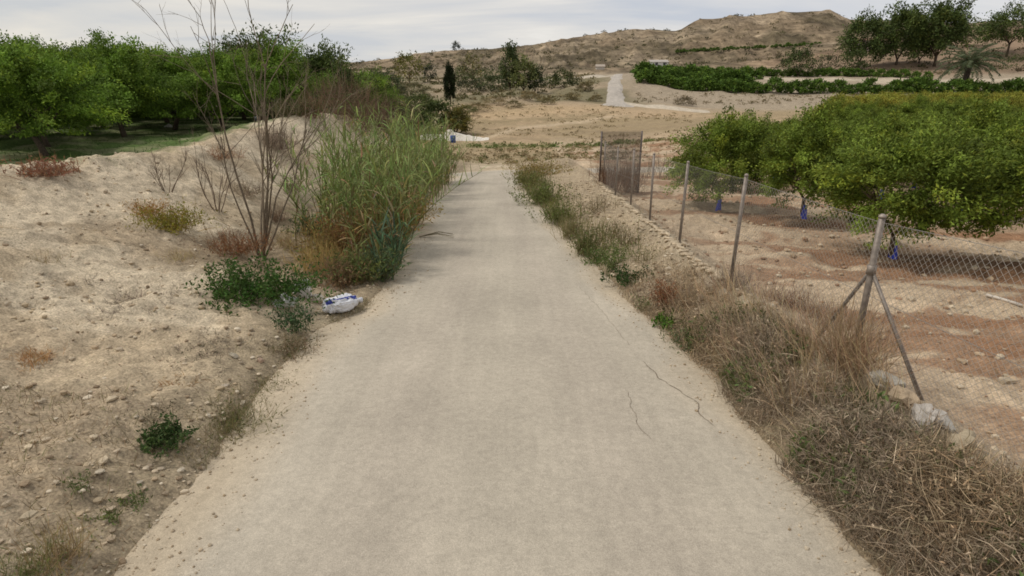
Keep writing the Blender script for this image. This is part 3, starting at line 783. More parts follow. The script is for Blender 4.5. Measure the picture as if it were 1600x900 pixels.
def peach(i, loc, rz, sc, guard=True, yellow=False):
    r = empty('peach_tree', loc, rz, sc)
    part('trunk', PTR[i % 3], r)
    part('crown', PEACHY[i % 2] if yellow else PEACH[i % 4], r)
    if guard: part('trunk_guard', GUARD, r)
    return r
PG = 'peach trees of the fenced orchard'
key = [((1122, 330), .90, 'leftmost round orchard tree with blue trunk guard, nearest the mesh panel'),
       ((1255, 341), .88, 'second orchard tree from the left with blue trunk guard on brown soil'),
       ((1394, 404), 0.82, 'nearest orchard tree with bright blue trunk guard behind the braced fence post'),
       ((1655, 418), 0.95, 'orchard tree cut by the right edge, low dark crown near the soil')]
placed = []
for i, ((u, v), s, lab) in enumerate(key):
    x, y, z = pick(u, v, 6)
    tag(peach(i, (x, y, z), 1.3 * i + 0.4, s), lab, 'tree', PG); placed.append((x, y))
cnt = 0
# rows run away from the camera, clipped to the block's slanting west side
edge_n = 0
ORD = ['first', 'second', 'third', 'fourth', 'fifth', 'sixth', 'seventh', 'eighth', 'ninth', 'tenth', 'eleventh', 'twelfth', 'thirteenth', 'fourteenth', 'fifteenth', 'sixteenth']
for b in range(0, 22):
    for a in range(-2, 27):
        x = 8.6 + 3.7 * a - 0.25 * b + rng.normal() * 0.22
        y = 15.3 + 3.3 * b + 0.35 * a + rng.normal() * 0.22
        west = float(np.interp(y, [16, 21, 26, 33, 40, 60, 75], [6.6, 7.4, 8.7, 14, 20, 32, 42]))
        if x < west or y > 74 or x > 1.03 * y + 3 or y < 12.5 or (y < 19.2 and x < 10.5): continue
        if min((x - p) ** 2 + (y - q) ** 2 for p, q in placed) < 2.5 ** 2: continue
        placed.append((x, y)); cnt += 1
        yl = (y > 42 and x > 20 and rng.random() < 0.25 + 0.05 * (y - 42))
        edge = x < west + 3.6 and not yl and edge_n < 16
        t = peach(cnt, (x, y, h1(x, y)), rng.random() * 6.28, 0.84 + 0.14 * rng.random() + 0.02 * sstep(30, 60, y), y < 32, yl)
        if edge: lab = ORD[edge_n] + ' green tree, counted from the front, along the slanting left edge of the orchard block'; edge_n += 1
        elif yl: lab = 'yellowing tree in the far rows of the fenced orchard'
        else: lab = 'green orchard tree inside the dense block, in from its left edge and front row'
        tag(t, lab, 'tree', PG if not yl else 'yellowing peach trees of the fenced orchard')
print('peach', cnt)

# left-hand orchard above the bank
OL = (.130, .212, .030)
LCR = [crown_mesh('crown', 80 + k, 2.3, 1.6, 2.35, 170, 180, 0.145, 0.075, OL, (0.55, 0.32, 0.1), flat=0.10, lump=0.46, spread=.072, inner=.5) for k in range(3)]
LDK = [crown_mesh('crown', 90, 2.1, 1.9, 2.5, 180, 40, 0.22, 0.09, (.075, .110, .030), (0.5, 0.3, 0.1), lump=0.4)]
LTR = [trunk_mesh(100 + k, 0.85, 0.13, 5, 1.3, 1.3, (.10, .075, .055), lean=(-0.35 + 0.3 * k, 0.1), sides=8) for k in range(3)]
LG = 'trees of the orchard above the left bank'
def ltree(i, loc, rz, sc, dark=False, name='fruit_tree'):
    r = empty(name, loc, rz, sc)
    part('trunk', LTR[i % 3], r); part('crown', LDK[0] if dark else LCR[i % 3], r)
    return r
lpl = []
def lkey(x, y, s, lab, i, dark=False, rz=None):
    t = ltree(i, (x, y, h1(x, y)), 1.1 * i if rz is None else rz, s, dark); tag(t, lab, 'tree', LG); lpl.append((x, y))
x, y, z = pick(72, 243, 15); lkey(x, y, .74, 'big leafy fruit tree with leaning dark trunk behind the bank, far left', 0, rz=0.2)
p = at(-60, 250, 21); lkey(p[0] - 2.5, 24.5, .85, 'fruit tree cut by the left edge beside the leaning trunk', 1)
p = at(352, 205, 31); lkey(p[0], 31, 0.82, 'fruit tree with dark straight trunk behind the bare shrub', 2)
p = at(262, 190, 37); lkey(p[0], 37, 0.9, 'fruit tree beside the small white stone on the grass', 0)
p = at(160, 190, 33); lkey(p[0], 33, .86, 'fruit tree just behind the leaning one on the grass', 1)
p = at(402, 190, 38); lkey(p[0], 39, 1.10, 'dark upright tree rising over the orchard behind the bare shrub', 0, True)
p = at(505, 190, 40); lkey(p[0], 42, 1.08, 'dark round tree at the right end of the left orchard', 1, True)
p = at(455, 190, 38); lkey(p[0], 36, 0.95, 'light green fruit tree between the two dark ones', 2)
nl = 0
for a in range(0, 22):
    for b in range(0, 11):
        x = -13.5 - 4.4 * a - 0.25 * b + rng.normal() * 0.3; y = 23.5 + 4.6 * b + rng.normal() * 0.3
        if x < -0.98 * y - 4 or x > -12.5 - 0.06 * (y - 30) or (y < 34 and x > -15.5): continue
        if min((x - p_) ** 2 + (y - q_) ** 2 for p_, q_ in lpl) < 3.2 ** 2: continue
        lpl.append((x, y)); nl += 1
        t = ltree(nl, (x, y, h1(x, y)), rng.random() * 6.28, (0.74 + 0.22 * float(sstep(26, 44, y))) + 0.16 * rng.random()); tag(t, 'bright green fruit tree in the packed rows above the left bank', 'tree', LG)
print('left', nl)

# terraces of low dark trees across the valley
CIT = [crown_mesh('citrus_tree', 120 + k, 1.45, 1.15, 1.05, 90, 12, 0.42, 0.26, (.100, .175, .032), (0.5, 0.3, 0.1), lump=0.15) for k in range(3)]
def terrace_row(pix, n, sc, lab, grp):
    pix = np.array(pix, float)
    for s in np.linspace(0, 1, n):
        u = np.interp(s, np.linspace(0, 1, len(pix)), pix[:, 0]); v = np.interp(s, np.linspace(0, 1, len(pix)), pix[:, 1]); yv = np.interp(s, np.linspace(0, 1, len(pix)), pix[:, 2])
        p = at(u, v, yv + rng.normal() * 0.3) if yv < 200 else np.array(pick(u, v, 215, 335))
        o = bpy.data.objects.new('citrus_tree', CIT[rng.integers(3)]); COL.objects.link(o)
        o.location = (p[0], p[1], h1(p[0], p[1]) - 0.1); o.rotation_euler = (0, 0, rng.random() * 6.28); k_ = sc * (0.68 + 0.5 * rng.random()); o.scale = (k_, k_, k_ * (0.9 + 0.25 * rng.random()))
        tag(o, lab % ORD[int(round(s * (n - 1)))] if '%s' in lab else lab, 'tree', grp)
terrace_row([(1008,130,116),(1100,143,111),(1200,147,109),(1330,150,109),(1440,150,109)], 32, .85, 'low dark citrus tree in the front row on the terrace bank', 'front row of terrace citrus trees')
terrace_row([(1455,148,110),(1700,148,110)], 14, 1.0, 'low citrus tree on the terrace right of the palm, front row', 'citrus trees right of the palm')
terrace_row([(1005,126,120),(1090,136,116),(1170,140,114)], 15, 1.0, 'dark citrus tree in the second terrace row, left block', 'second row of terrace citrus trees')
terrace_row([(1002,121,126),(1090,129,123),(1165,132,121)], 15, 1.0, 'dark citrus tree in the third terrace row, left block', 'third row of terrace citrus trees')
terrace_row([(1002,117,136),(1090,122,134),(1180,126,132)], 14, 1.0, 'dark citrus tree in the fourth terrace row, left block', 'fourth row of terrace citrus trees')
terrace_row([(990,113,156),(1100,115,154),(1240,117,152),(1360,118,150)], 34, .72, 'dark citrus tree in the back row above the pale terrace track', 'back row of terrace citrus trees')
terrace_row([(1375,117,146),(1450,117,145)], 5, 0.9, 'citrus bush in the short gap-toothed row under the pines, %s from the left', 'citrus bushes under the pines')
terrace_row([(1058,82,270),(1160,77,266),(1280,70,262)], 40, 0.52, 'small dark tree in the single line along the upper hill terrace', 'line of trees along the hill terrace')

# ------------------------------------------------------------------ single trees and shrubs of the valley and hill
def solo(name, lab, pos, h, wd, base, hue, seed, cat='tree', trunk=0.25, nshoot=120, per=14, lump=0.3, shape=1.0, tcol=(.10, .075, .055), lf=0.08, group=None, zsq=0.5):
    x, y = pos; z = h1(x, y)
    r = empty(name, (x, y, z - 0.05))
    th = h * trunk
    ch = (h - th * 0.8) / 2
    L = h * lf
    part('crown', crown_mesh('crown', seed, wd / 2, ch, th * 0.8 + ch, nshoot, per, L, L * 0.55, base, hue, lump=lump, spread=0.08, outer=1.02), r)
    if trunk > 0.02:
        part('trunk', trunk_mesh(seed + 5, max(th, 0.2), h * 0.022, 4, wd * 0.22, ch * 0.9, tcol), r)
    r.location.z -= 0.9 if y > 330 else 0
    tag(r, lab, cat, group); return r
def pos(u, v, y): p = at(u, v, y); return (p[0], p[1])
PINE = (.085, .122, .036)
PNG = 'pines on the right hillside'
solo('pine_tree', 'leftmost tall pine of the hillside clump, broad crown', pos(1343, 95, 165), 13.0, 10.5, PINE, (.5, .3, .1), 201, trunk=.12, nshoot=170, per=44, group=PNG, lf=.045)
solo('pine_tree', 'second tall pine of the clump, upright ragged crown', pos(1402, 92, 165), 14.0, 10.5, PINE, (.5, .3, .1), 202, trunk=.10, nshoot=210, per=44, group=PNG, lf=.045)
solo('pine_tree', 'tallest pine of the clump with bare leaning trunk', pos(1462, 92, 163), 15.0, 12.5, PINE, (.5, .3, .1), 203, trunk=.17, nshoot=220, per=46, group=PNG, lf=.045)
solo('pine_tree', 'small round pine right of the tallest pine', pos(1513, 62, 185), 6.5, 7.0, PINE, (.5, .3, .1), 204, trunk=.15, nshoot=120, per=20, group=PNG, lf=.06)
solo('pine_tree', 'umbrella pine with wide flat crown at the right edge', pos(1578, 66, 170), 12.5, 16.0, PINE, (.5, .3, .1), 205, trunk=.27, nshoot=200, per=44, group=PNG, lf=.045)
solo('pine_tree', 'low dark pine between the tall ones, half hidden', pos(1436, 96, 168), 8, 8, PINE, (.5, .3, .1), 206, trunk=.1, nshoot=120, per=20, group=PNG, lf=.06)
DKG = (.070, .095, .032)  # this and the valley tree greens are lightened to stand in for haze
solo('bush', 'large round dark bush below the hill left of the pines', pos(1247, 116, 150), 6.0, 7.5, DKG, (.4, .3, .1), 211, 'bush', .08, 110, 20)
solo('bush', 'grey green bush on the slope right of the large round bush', pos(1292, 98, 165), 4.6, 6.5, (.075, .085, .045), (.4, .3, .1), 212, 'bush', .08, 90, 16)
solo('bush', 'dark bush at the foot of the leftmost pine', pos(1336, 98, 160), 5, 6, DKG, (.4, .3, .1), 213, 'bush', .08, 90, 16)
solo('bush', 'low bush under the umbrella pine at the right edge', pos(1590, 112, 150), 4, 10, DKG, (.4, .3, .1), 214, 'bush', .06, 90, 16)
solo('bush', 'round bush on the red slope between palm and umbrella pine', pos(1545, 92, 160), 3.5, 8, (.06, .075, .03), (.4, .3, .1), 215, 'bush', .06, 90, 14)
solo('poplar', 'tall slim dark green poplar in the valley', pos(797, 140, 118), 8.7, 3.8, (.085, .115, .045), (.5, .35, .1), 221, trunk=.12, nshoot=150, per=20, lump=.25, lf=.045)
solo('poplar', 'pale olive tree just right of the tall poplar', pos(818, 141, 116), 6.2, 5.2, (.14, .165, .06), (.5, .3, .1), 222, trunk=.1, nshoot=140, per=20, lf=.06)
solo('pine_tree', 'dark conical tree right of the pale olive valley tree', pos(836, 141, 117), 4.8, 3.4, (.055, .075, .032), (.3, .2, .1), 223, trunk=.1, nshoot=110, per=18, lf=.07)
solo('tree', 'thin yellow green airy tree left of the poplar', pos(738, 132, 140), 6.8, 5.6, (.17, .165, .07), (.4, .2, .1), 224, trunk=.18, nshoot=80, per=9, lump=.4, lf=.07)
solo('tree', 'yellow green tree behind the brown scrub at far left valley', pos(640, 134, 145), 6.6, 8.0, (.15, .155, .04), (.5, .25, .1), 225, trunk=.12, nshoot=100, per=12, lf=.08)
solo('conifer', 'small dark conifer between the yellow green tree and the cypress', pos(672, 132, 148), 4.2, 3.4, (.065, .08, .045), (.3, .2, .1), 226, trunk=.1, nshoot=90, per=12, lf=.08)
solo('bush', 'dark bush behind the top of the cypress', pos(720, 128, 150), 4.4, 5.2, DKG, (.3, .2, .1), 227, 'bush', .08, 90, 12)
solo('tree', 'lone dark round tree standing on the ridge', pos(712, 79, 338), 5.0, 5.2, (.06, .07, .045), (.2, .2, .1), 228, trunk=.1, nshoot=80, per=12, lf=.1)
solo('bush', 'round olive bush beside the pale valley track', pos(880, 137, 124), 3.2, 6.0, (.07, .085, .03), (.4, .2, .1), 229, 'bush', .05, 90, 14, lf=.12)
solo('bush', 'dark bush on the terrace edge left of the round olive bush', pos(862, 136, 128), 2.4, 4.5, DKG, (.4, .2, .1), 230, 'bush', .05, 80, 12, lf=.12)
solo('hedge', 'clipped pale green hedge before the tall poplar', pos(768, 141, 120), 3.0, 8.5, (.085, .11, .045), (.4, .2, .1), 231, 'hedge', .03, 120, 14, lf=.12)
solo('hedge', 'dark hedge left of the clipped pale green one', pos(735, 143, 118), 2.4, 6.5, (.05, .06, .028), (.4, .2, .1), 232, 'hedge', .03, 100, 12, lf=.12)
solo('hedge', 'far dark hedge along the valley left of the poplar', pos(765, 124, 160), 2.4, 20, DKG, (.4, .2, .1), 233, 'hedge', .03, 130, 12, lf=.2)
# cypress
x, y, z = pick(704, 166, 40)
cy = empty('cypress', (x, y, z - 0.05))
part('crown', crown_mesh('crown', 240, 0.85, 2.9, 3.0, 220, 22, 0.30, 0.13, (.030, .042, .019), (.3, .2, .1), inner=.3, outer=.95, lump=.12, droop=-1.6, spread=.07), cy)
part('trunk', trunk_mesh(241, .5, .1, 3, .2, 2.4, (.09, .07, .05)), cy)
tag(cy, 'narrow dark cypress standing alone in the valley scrub', 'tree')
# ravine bushes at the left of the field
RB = [((683, 207, 63), 3.3, 5.2, (.075, .10, .03), 'large dark green bush at the field edge above the white culvert'),
      ((712, 200, 62), 2.6, 3.0, (.15, .145, .04), 'yellowish bush right of the large dark one at the field edge'),
      ((640, 190, 66), 2.4, 4.6, (.085, .11, .032), 'green bush in the ravine behind the reeds'),
      ((605, 195, 60), 2.6, 5.0, (.11, .095, .05), 'dark bush in the ravine at the left of the valley'),
      ((655, 172, 80), 2.4, 4.6, (.085, .115, .035), 'mid green bush below the cypress on the ravine slope'),
      ((620, 165, 88), 2.6, 5.0, (.09, .10, .05), 'grey green bush on the upper ravine slope'),
      ((600, 140, 110), 4.0, 8, (.075, .10, .04), 'large dark bush beyond the left orchard end'),
      ((650, 150, 108), 2.0, 4.4, (.12, .12, .055), 'olive bush left of the cypress')]
RB += [((772, 160, 92), 1.3, 3.6, (.20, .17, .085), 'olive brown bush on the bank below the clipped hedge'),
       ((802, 168, 88), 1.0, 2.6, (.13, .12, .05), 'small dark bush at the upper edge of the tan field'),
       ((828, 155, 98), 1.5, 3.8, (.19, .16, .08), 'brown bush below the dark conical tree'),
       ((855, 164, 92), 1.1, 2.4, (.16, .14, .06), 'small olive bush between the field and the pale far lane'),
       ((893, 156, 98), 1.2, 3.0, (.21, .18, .09), 'straw coloured bush halfway up the gullied slope'),
       ((913, 147, 108), 1.6, 3.0, (.15, .13, .06), 'dark olive bush high on the gullied slope by the far lane'),
       ((932, 158, 98), 1.0, 2.2, (.19, .16, .08), 'low bush just left of the foot of the far lane'),
       ((748, 172, 84), 1.2, 3.4, (.18, .15, .07), 'brown bush at the left upper corner of the tan field'),
       ((728, 178, 80), 1.3, 2.6, (.12, .13, .05), 'olive bush on the field edge right of the cypress'),
       ((1068, 168, 97), 1.2, 3.0, (.12, .10, .055), 'dark dead bush on the bank above the pale valley path')]
for i, ((u, v, yv), h, wd, c, lab) in enumerate(RB):
    solo('bush', lab, pos(u, v, yv), h, wd, c, (.5, .25, .1), 250 + i, 'bush', .04, 130, 24, lf=.085, group='bushes of the ravine')
# scrub dots over field, valley and hill (uncountable)
def scrub(lab, xs, ys, smin, smax, cols, nleaf=16, nm='scrub'):
    n = len(xs); zg = H(xs, ys); s = smin + (smax - smin) * rng.random(n) ** 1.6
    d = unit(rng.normal(size=(n, nleaf, 3))); d[..., 2] = np.abs(d[..., 2]) * 0.8
    p = np.stack([xs, ys, zg], -1)[:, None] + d * s[:, None, None] * (0.3 + 0.7 * rng.random((n, nleaf, 1))) * np.array([1, 1, .75])
    c = (np.array(cols)[rng.integers(0, len(cols), n)])[:, None] * (0.65 + 0.7 * rng.random((n, nleaf, 1)))
    mb = MB(); m = n * nleaf
    leaves(mb, p.reshape(m, 3), (d + 0.5 * rng.normal(size=d.shape)).reshape(m, 3), np.repeat(s, nleaf) * 0.65, np.repeat(s, nleaf) * 0.4, np.broadcast_to(c, d.shape).reshape(m, 3))
    tag(mb.build(nm, M_DRY, smooth=False), lab, 'scrub', kind='stuff')
n = 1500; ys = 215 + 120 * rng.random(n); xs = ys * (-0.32 + 1.15 * rng.random(n))
scrub('low dry scrub dotted over the bare hill', xs, ys, .35, 1.3, [(.13, .12, .06), (.19, .16, .09), (.09, .09, .05), (.24, .2, .12)])
n = 700; ys = 97 + 85 * rng.random(n); xs = ys * (-0.25 + 0.40 * rng.random(n)); k_ = xs < ys * .14 + .2; xs, ys = xs[k_], ys[k_]
scrub('olive brown scrub covering the valley slope', xs, ys, .25, .95, [(.17, .15, .07), (.12, .115, .05), (.26, .21, .12), (.2, .17, .09)])
n = 1500; ys = 37 + 55 * rng.random(n); xs = ys * (-0.14 + 0.44 * rng.random(n)); k_ = (xs < 4 + (ys - 20) * .45) & (fbm(xs * .09, ys * .16, 3) > .12)
scrub('dry tufts scattered over the tan valley field', xs[k_], ys[k_], .08, .32, [(.30, .235, .13), (.24, .20, .10), (.36, .28, .165)], 12)
n = 500; ys = 98 + 10 * rng.random(n); xs = ys * (0.2 + 0.8 * rng.random(n))
scrub('dry grass tufts on the bank below the terrace', xs, ys, .15, .5, [(.3, .24, .15), (.24, .19, .11), (.2, .17, .09)], 12)
n = 420; ys = 150 + 50 * rng.random(n); xs = ys * (0.35 + 0.6 * rng.random(n))
scrub('scrub over the reddish slope under the pines', xs, ys, .3, 1.1, [(.12, .11, .055), (.2, .16, .09), (.09, .095, .045)])
n = 420; ys = 37 + 13 * rng.random(n); xs = -7 + 16 * rng.random(n); k_ = fbm(xs * .3, ys * .3, 3) > -.2; xs, ys = xs[k_], ys[k_]
scrub('olive weeds on the slope past the bend of the lane', xs, ys, .08, .30, [(.30, .26, .13), (.30, .24, .13), (.18, .19, .075), (.33, .25, .14)], 16, 'weeds')
n = 230; ys = 50.5 + 1.0 * rng.normal(size=n); xs = -4 + 17 * rng.random(n)
scrub('green grass strip along the foot of the field', xs, ys, .10, .32, [(.20, .23, .08), (.24, .23, .10), (.15, .20, .06)], 14, 'grass')
# brown scrub behind the reeds on the left
def twig_bush(name, lab, loc, h, spread, n, col, seed, w=0.012, leaf=None, cat='bush', nleaf=0, group=None, el=(0.7, 1.5), sub=3):
    global rng
    keep = rng; rng = np.random.default_rng(seed)
    mb = MB(); r_ = empty(name, loc)
    b = np.stack([spread * 0.25 * rng.normal(size=n), spread * 0.25 * rng.normal(size=n), np.full(n, -0.03)], -1)
    az = rng.random(n) * 6.283; e_ = el[0] + (el[1] - el[0]) * rng.random(n); L = h * (0.55 + 0.5 * rng.random(n))
    cv = rng.normal(size=n) * 0.25 + 0.2
    blades(mb, b, az, e_, cv, L, w, jit(col, n, .3), 4)
    # side shoots start along the main stems
    for s_ in range(sub):
        t = 0.35 + 0.5 * rng.random(n)
        em = e_ - cv * t * 0.5
        st = b + (np.stack([np.cos(az) * np.cos(em), np.sin(az) * np.cos(em), np.sin(em)], -1)) * (L * t)[:, None]
        blades(mb, st, az + rng.normal(size=n) * 0.9, np.clip(e_ + rng.normal(size=n) * 0.45, -0.3, 1.5), 0.2 * rng.normal(size=n), L * 0.42, w * 0.6, jit(col, n, .3), 3)
    tag(part('stems', mb.mesh('stems', M_DRY, False), r_), kind='stuff')
    if nleaf:
        ml = MB(); k2 = rng.integers(0, n, nleaf); t = 0.3 + 0.75 * rng.random(nleaf); em = e_[k2] - cv[k2] * t * .5
        p = b[k2] + np.stack([np.cos(az[k2]) * np.cos(em), np.sin(az[k2]) * np.cos(em), np.sin(em)], -1) * (L[k2] * t)[:, None] + rng.normal(size=(nleaf, 3)) * h * .07
        p[:, 2] = np.maximum(p[:, 2], 0.01)
        d = rng.normal(size=(nleaf, 3)); d[:, 2] += .3
        sz = leaf[1]
        leaves(ml, p, d, sz * (0.6 + .8 * rng.random(nleaf)), sz * leaf[2], jit(leaf[0], nleaf, .35, .15))
        part('leaves', ml.mesh('leaves', M_LEAF, False), r_)
    rng = keep
    tag(r_, lab, cat, group); return r_
TB = [((488, 186, 24.5), 1.0, 1.4, (.22, .14, .09), 'low red brown scrub on the crest of the bank above the reeds'), ((452, 188, 24), .8, 1.2, (.2, .17, .1), 'grey olive scrub on the crest behind the bare stems'), ((560, 190, 28), 2.6, 2.4, (.20, .13, .09), 'tall brown leafless scrub behind the reeds'), ((530, 195, 27), 2.2, 2.0, (.22, .15, .10), 'brown twiggy scrub left of the taller scrub behind the reeds'),
      ((590, 200, 31), 2.6, 2.6, (.17, .12, .08), 'dark brown scrub at the right behind the reed tops')]
for i, ((u, v, yv), h, sp_, c, lab) in enumerate(TB):
    x, y = pos(u, v, yv); twig_bush('dry_scrub', lab, (x, y, h1(x, y)), h, sp_, 170, c, 300 + i, .02, ((.09, .10, .035), .09, .5), nleaf=500)

# ------------------------------------------------------------------ reeds beside the lane
def cane(mb, b, az, lean, h, rad, col, lcol, nlf, Ls, Wl, stem=True):
    ts = np.linspace(0, 1, 6)
    off = np.outer(ts ** 1.8 * h * math.sin(lean), [math.cos(az), math.sin(az)])
    pts = np.concatenate([off, (ts * h * math.cos(lean * .6))[:, None]], 1) + b
    tube(mb, pts, np.linspace(rad, rad * .35, 6), col, 4, False)
    tl = np.linspace(0.14, 1.0, nlf)
    P_ = np.stack([np.interp(tl, ts, pts[:, k]) for k in range(3)], -1)
    a = az * 0 + rng.random() * 6.28 + np.arange(nlf) * 2.7 + rng.normal(size=nlf) * 0.5
    return P_, a
def reed_bed(name, lab, spots, hr, base, tips, nlf=24, Ll=0.46, Wl=0.032, dry=0.0):
    mb = MB(); PP, AA = [], []
    HH = []
    for (x, y, hk) in spots:
        h = hr[0] + (hr[1] - hr[0]) * rng.random(); h *= hk
        p, a = cane(mb, np.array([x, y, h1(x, y) - .05]), (rng.random() * 6.28 if rng.random() < .6 else rng.normal() * .6), abs(rng.normal()) * 0.36, h, 0.011, C(*base) * (0.7 + .6 * rng.random()), None, nlf, Ll, Wl)
        PP.append(p); AA.append(a); HH.append(np.linspace(0.14, 1, nlf))
    P_, a, tl = np.concatenate(PP), np.concatenate(AA), np.concatenate(HH)
    m = len(P_)
    green = jit(tips, m, .38, .14)
    yel = jit((.29, .22, .10), m, .5, .25)
    k_ = (rng.random(m) < (0.06 + dry + 0.95 * np.clip(0.55 - tl, 0, .45) * (.6 + .6 * rng.random(m))))[:, None]
    c = np.where(k_, yel, green)
    blades(mb, P_, a, 1.0 + 0.30 * rng.normal(size=m), .75 + .65 * rng.normal(size=m), Ll * (0.6 + .7 * rng.random(m)), Wl * (.7 + .5 * rng.random(m)), c, 4, c * 1.15, 0.5)
    return tag(mb.build(name, M_LEAF, smooth=False), lab, 'reeds', kind='stuff')
sp = []
while len(sp) < 330:
    y = 10.8 + 15.8 * rng.random() ** 1.1; x = float(xl(y)) - 0.02 + 0.25 * float(sstep(13, 20, y)) - 2.6 * rng.random() * (0.55 + 0.45 * sstep(9, 12, y))
    # the stand thins out at the front left
    if x < xl(y) - 1.5 and y < 11.5: continue
    sp.append((x, y, 0.9 + 0.25 * rng.random() * (1 - 0.36 * float(sstep(14.5, 23, y))) * (0.40 + 0.60 * float(sstep(10.8, 14.2, y)))))
reed_bed('reeds', 'tall green reed stand leaning over the left edge of the lane', sp, (1.3, 2.75), (.21, .20, .08), (.200, .250, .078))
sp = [(float(xl(y)) - .05 - .9 * rng.random(), y, 1) for y in 9.6 + 4.5 * rng.random(60)]
reed_bed('reeds', 'short yellowing reeds at the front foot of the stand', sp, (0.7, 1.35), (.25, .19, .07), (.15, .17, .055), 12, .42, .035, dry=.35)
sp = [(float(xl(y)) - .02 - .45 * rng.random(), y, 1) for y in 8.9 + 1.5 * rng.random(16)]
reed_bed('reeds', 'blue green young reeds bending onto the lane by the rubbish', sp, (0.45, 0.9), (.10, .14, .07), (.075, .125, .065), 11, .4, .035)

# bare shrub by the reeds
def bare_shrub(name, lab, loc, h, nst, seed, col, spread=0.45, depth=3, r0=0.022, special=()):
    r_ = np.random.default_rng(seed); root = empty(name, loc)
    stems = []; twigs = MB()
    def grow(p, d, L, rad, lev, mb):
        n_ = 5; pts = [p]; dd = d
        for k in range(n_):
            dd = unit(dd + r_.normal(size=3) * 0.10 + np.array([0, 0, 0.03])); p = p + dd * L / n_; pts.append(p)
        if lev == 0: mb = MB(); stems.append(mb)
        tube(mb, pts, np.linspace(rad, rad * .45, n_ + 1), C(*col) * (0.75 + .5 * r_.random()), 5 if lev == 0 else 3, False)
        if lev < depth:
            for j in range(r_.integers(2, 5) if lev else 5):
                t = (0.5 if lev == 0 else 0.35) + (0.5 if lev == 0 else 0.65) * r_.random(); i_ = min(int(t * n_), n_ - 1)
                q = pts[i_] + (pts[i_ + 1] - pts[i_]) * (t * n_ - i_)
                nd = unit(dd + r_.normal(size=3) * (0.34 if lev == 0 else 0.5) + np.array([0, 0, .15]))
                grow(q, nd, L * (0.32 + .22 * r_.random()), rad * .48, lev + 1, twigs)
    dirs = list(special)
    for k in range(nst - len(dirs)):
        a = 6.283 * k / nst + r_.random(); dirs.append((math.cos(a) * spread, math.sin(a) * spread * .8, 1, 0.55 + .45 * r_.random()))
    for (dx_, dy_, dz_, lk) in dirs:
        grow(np.array([dx_ * .12, dy_ * .12, -.05]), unit(np.array([dx_, dy_, dz_])), h * lk, r0 * (0.6 + .4 * lk), 0, None)
    for q in stems: part('stem', q.mesh('stem', M_BARK), root)
    tag(part('twigs', twigs.mesh('twigs', M_BARK), root), kind='stuff')
    return tag(root, lab, 'shrub')
x, y, z = pick(408, 402, 6)
SHX, SHY = x, y
bare_shrub('bare_shrub', 'tall leafless shrub of many bare stems rising against the sky', (x, y, z), 3.7, 9, 11, (.19, .15, .105), .30, 3, .022,
           special=((-0.15, 0.0, 1, 1.05), (0.30, 0.1, 1, .95), (0.10, 0.3, 1, .8), (-0.33, 0, 1, .62), (0.20, -.1, 1, .78), (0.42, 0.2, 1, .70)))
x, y, z = pick(262, 300, 6); bare_shrub('bare_shrub', 'small leafless twiggy shrub high on the bank left of the tall one', (x, y, z), 0.8, 7, 12, (.19, .14, .10), .6, 2, .010)
x, y, z = pick(340, 330, 6); bare_shrub('bare_shrub', 'short bare shrub on the bank beside the yellow green bush', (x, y, z), 1.2, 7, 13, (.2, .15, .11), .5, 2, .012)

# ------------------------------------------------------------------ single bank plants on the left
def plant(u, v, name, lab, h, sp_, n, col, seed, w=.008, leaf=None, nleaf=0, cat='plant', el=(.5, 1.4), sub=2, group=None):
    x, y, z = pick(u, v, 2.0)
    return twig_bush(name, lab, (x, y, z), h, sp_, n, col, seed, w, leaf, cat, nleaf, group, el, sub)
G1 = (.055, .115, .020)
plant(268, 358, 'yellow_bush', 'yellow green bush with rusty left side on the bank', .55, .9, 150, (.27, .20, .06), 400, .012, ((.25, .22, .035), .06, .35), 1300, 'bush', (.3, 1.3))
plant(228, 336, 'dry_bush', 'rusty orange low bush joined to the yellow green one', .4, .7, 120, (.36, .20, .07), 401, .010, ((.36, .20, .05), .05, .3), 400, 'bush', (.2, 1.0))
plant(402, 470, 'green_bush', 'bushy dark green plant in the hollow under the bare shrub', .62, 1.0, 110, (.07, .09, .03), 402, .01, ((.060, .115, .024), .055, .5), 3600, 'bush', (.2, 1.3))
plant(370, 395, 'dry_bush', 'rusty brown dead bush at the foot of the bare shrub', .5, .8, 200, (.24, .12, .06), 403, .010, ((.26, .13, .06), .05, .3), 500, 'bush', (.3, 1.3))
plant(500, 425, 'dry_grass', 'yellow dry grass clump in front of the reeds', .6, .7, 260, (.40, .29, .11), 404, .010, cat='grass', el=(.6, 1.45))
plant(545, 440, 'dry_grass', 'brown dry grass clump beside the white sack', .5, .6, 220, (.30, .20, .10), 405, .009, cat='grass', el=(.4, 1.4))
plant(462, 520, 'green_weed', 'grey green leafy weed in front of the crumpled rubbish', .42, .3, 40, (.10, .13, .06), 406, .008, ((.075, .12, .05), .05, .45), 420, el=(.7, 1.5))
plant(458, 552, 'dry_weed', 'brown dry weeds between the rubbish and the lane', .26, .5, 160, (.23, .17, .10), 407, .007, ((.14, .13, .06), .03, .4), 300, el=(.2, 1.2))
plant(362, 672, 'grass_clump', 'olive grass clump on the left edge of the lane', .28, .55, 420, (.23, .20, .095), 408, .006, ((.13, .14, .05), .03, .35), 500, 'grass', (.2, 1.3))
plant(258, 692, 'green_weed', 'small dark green rosette on the lower bank left of the grass clump', .19, .32, 50, (.06, .09, .03), 409, .006, ((.065, .10, .03), .032, .5), 1100, el=(.2, 1.2))
plant(238, 655, 'dry_weed', 'greyish dry sprigs just above the dark green rosette', .16, .4, 70, (.22, .18, .11), 410, .005, ((.12, .11, .06), .02, .5), 150)
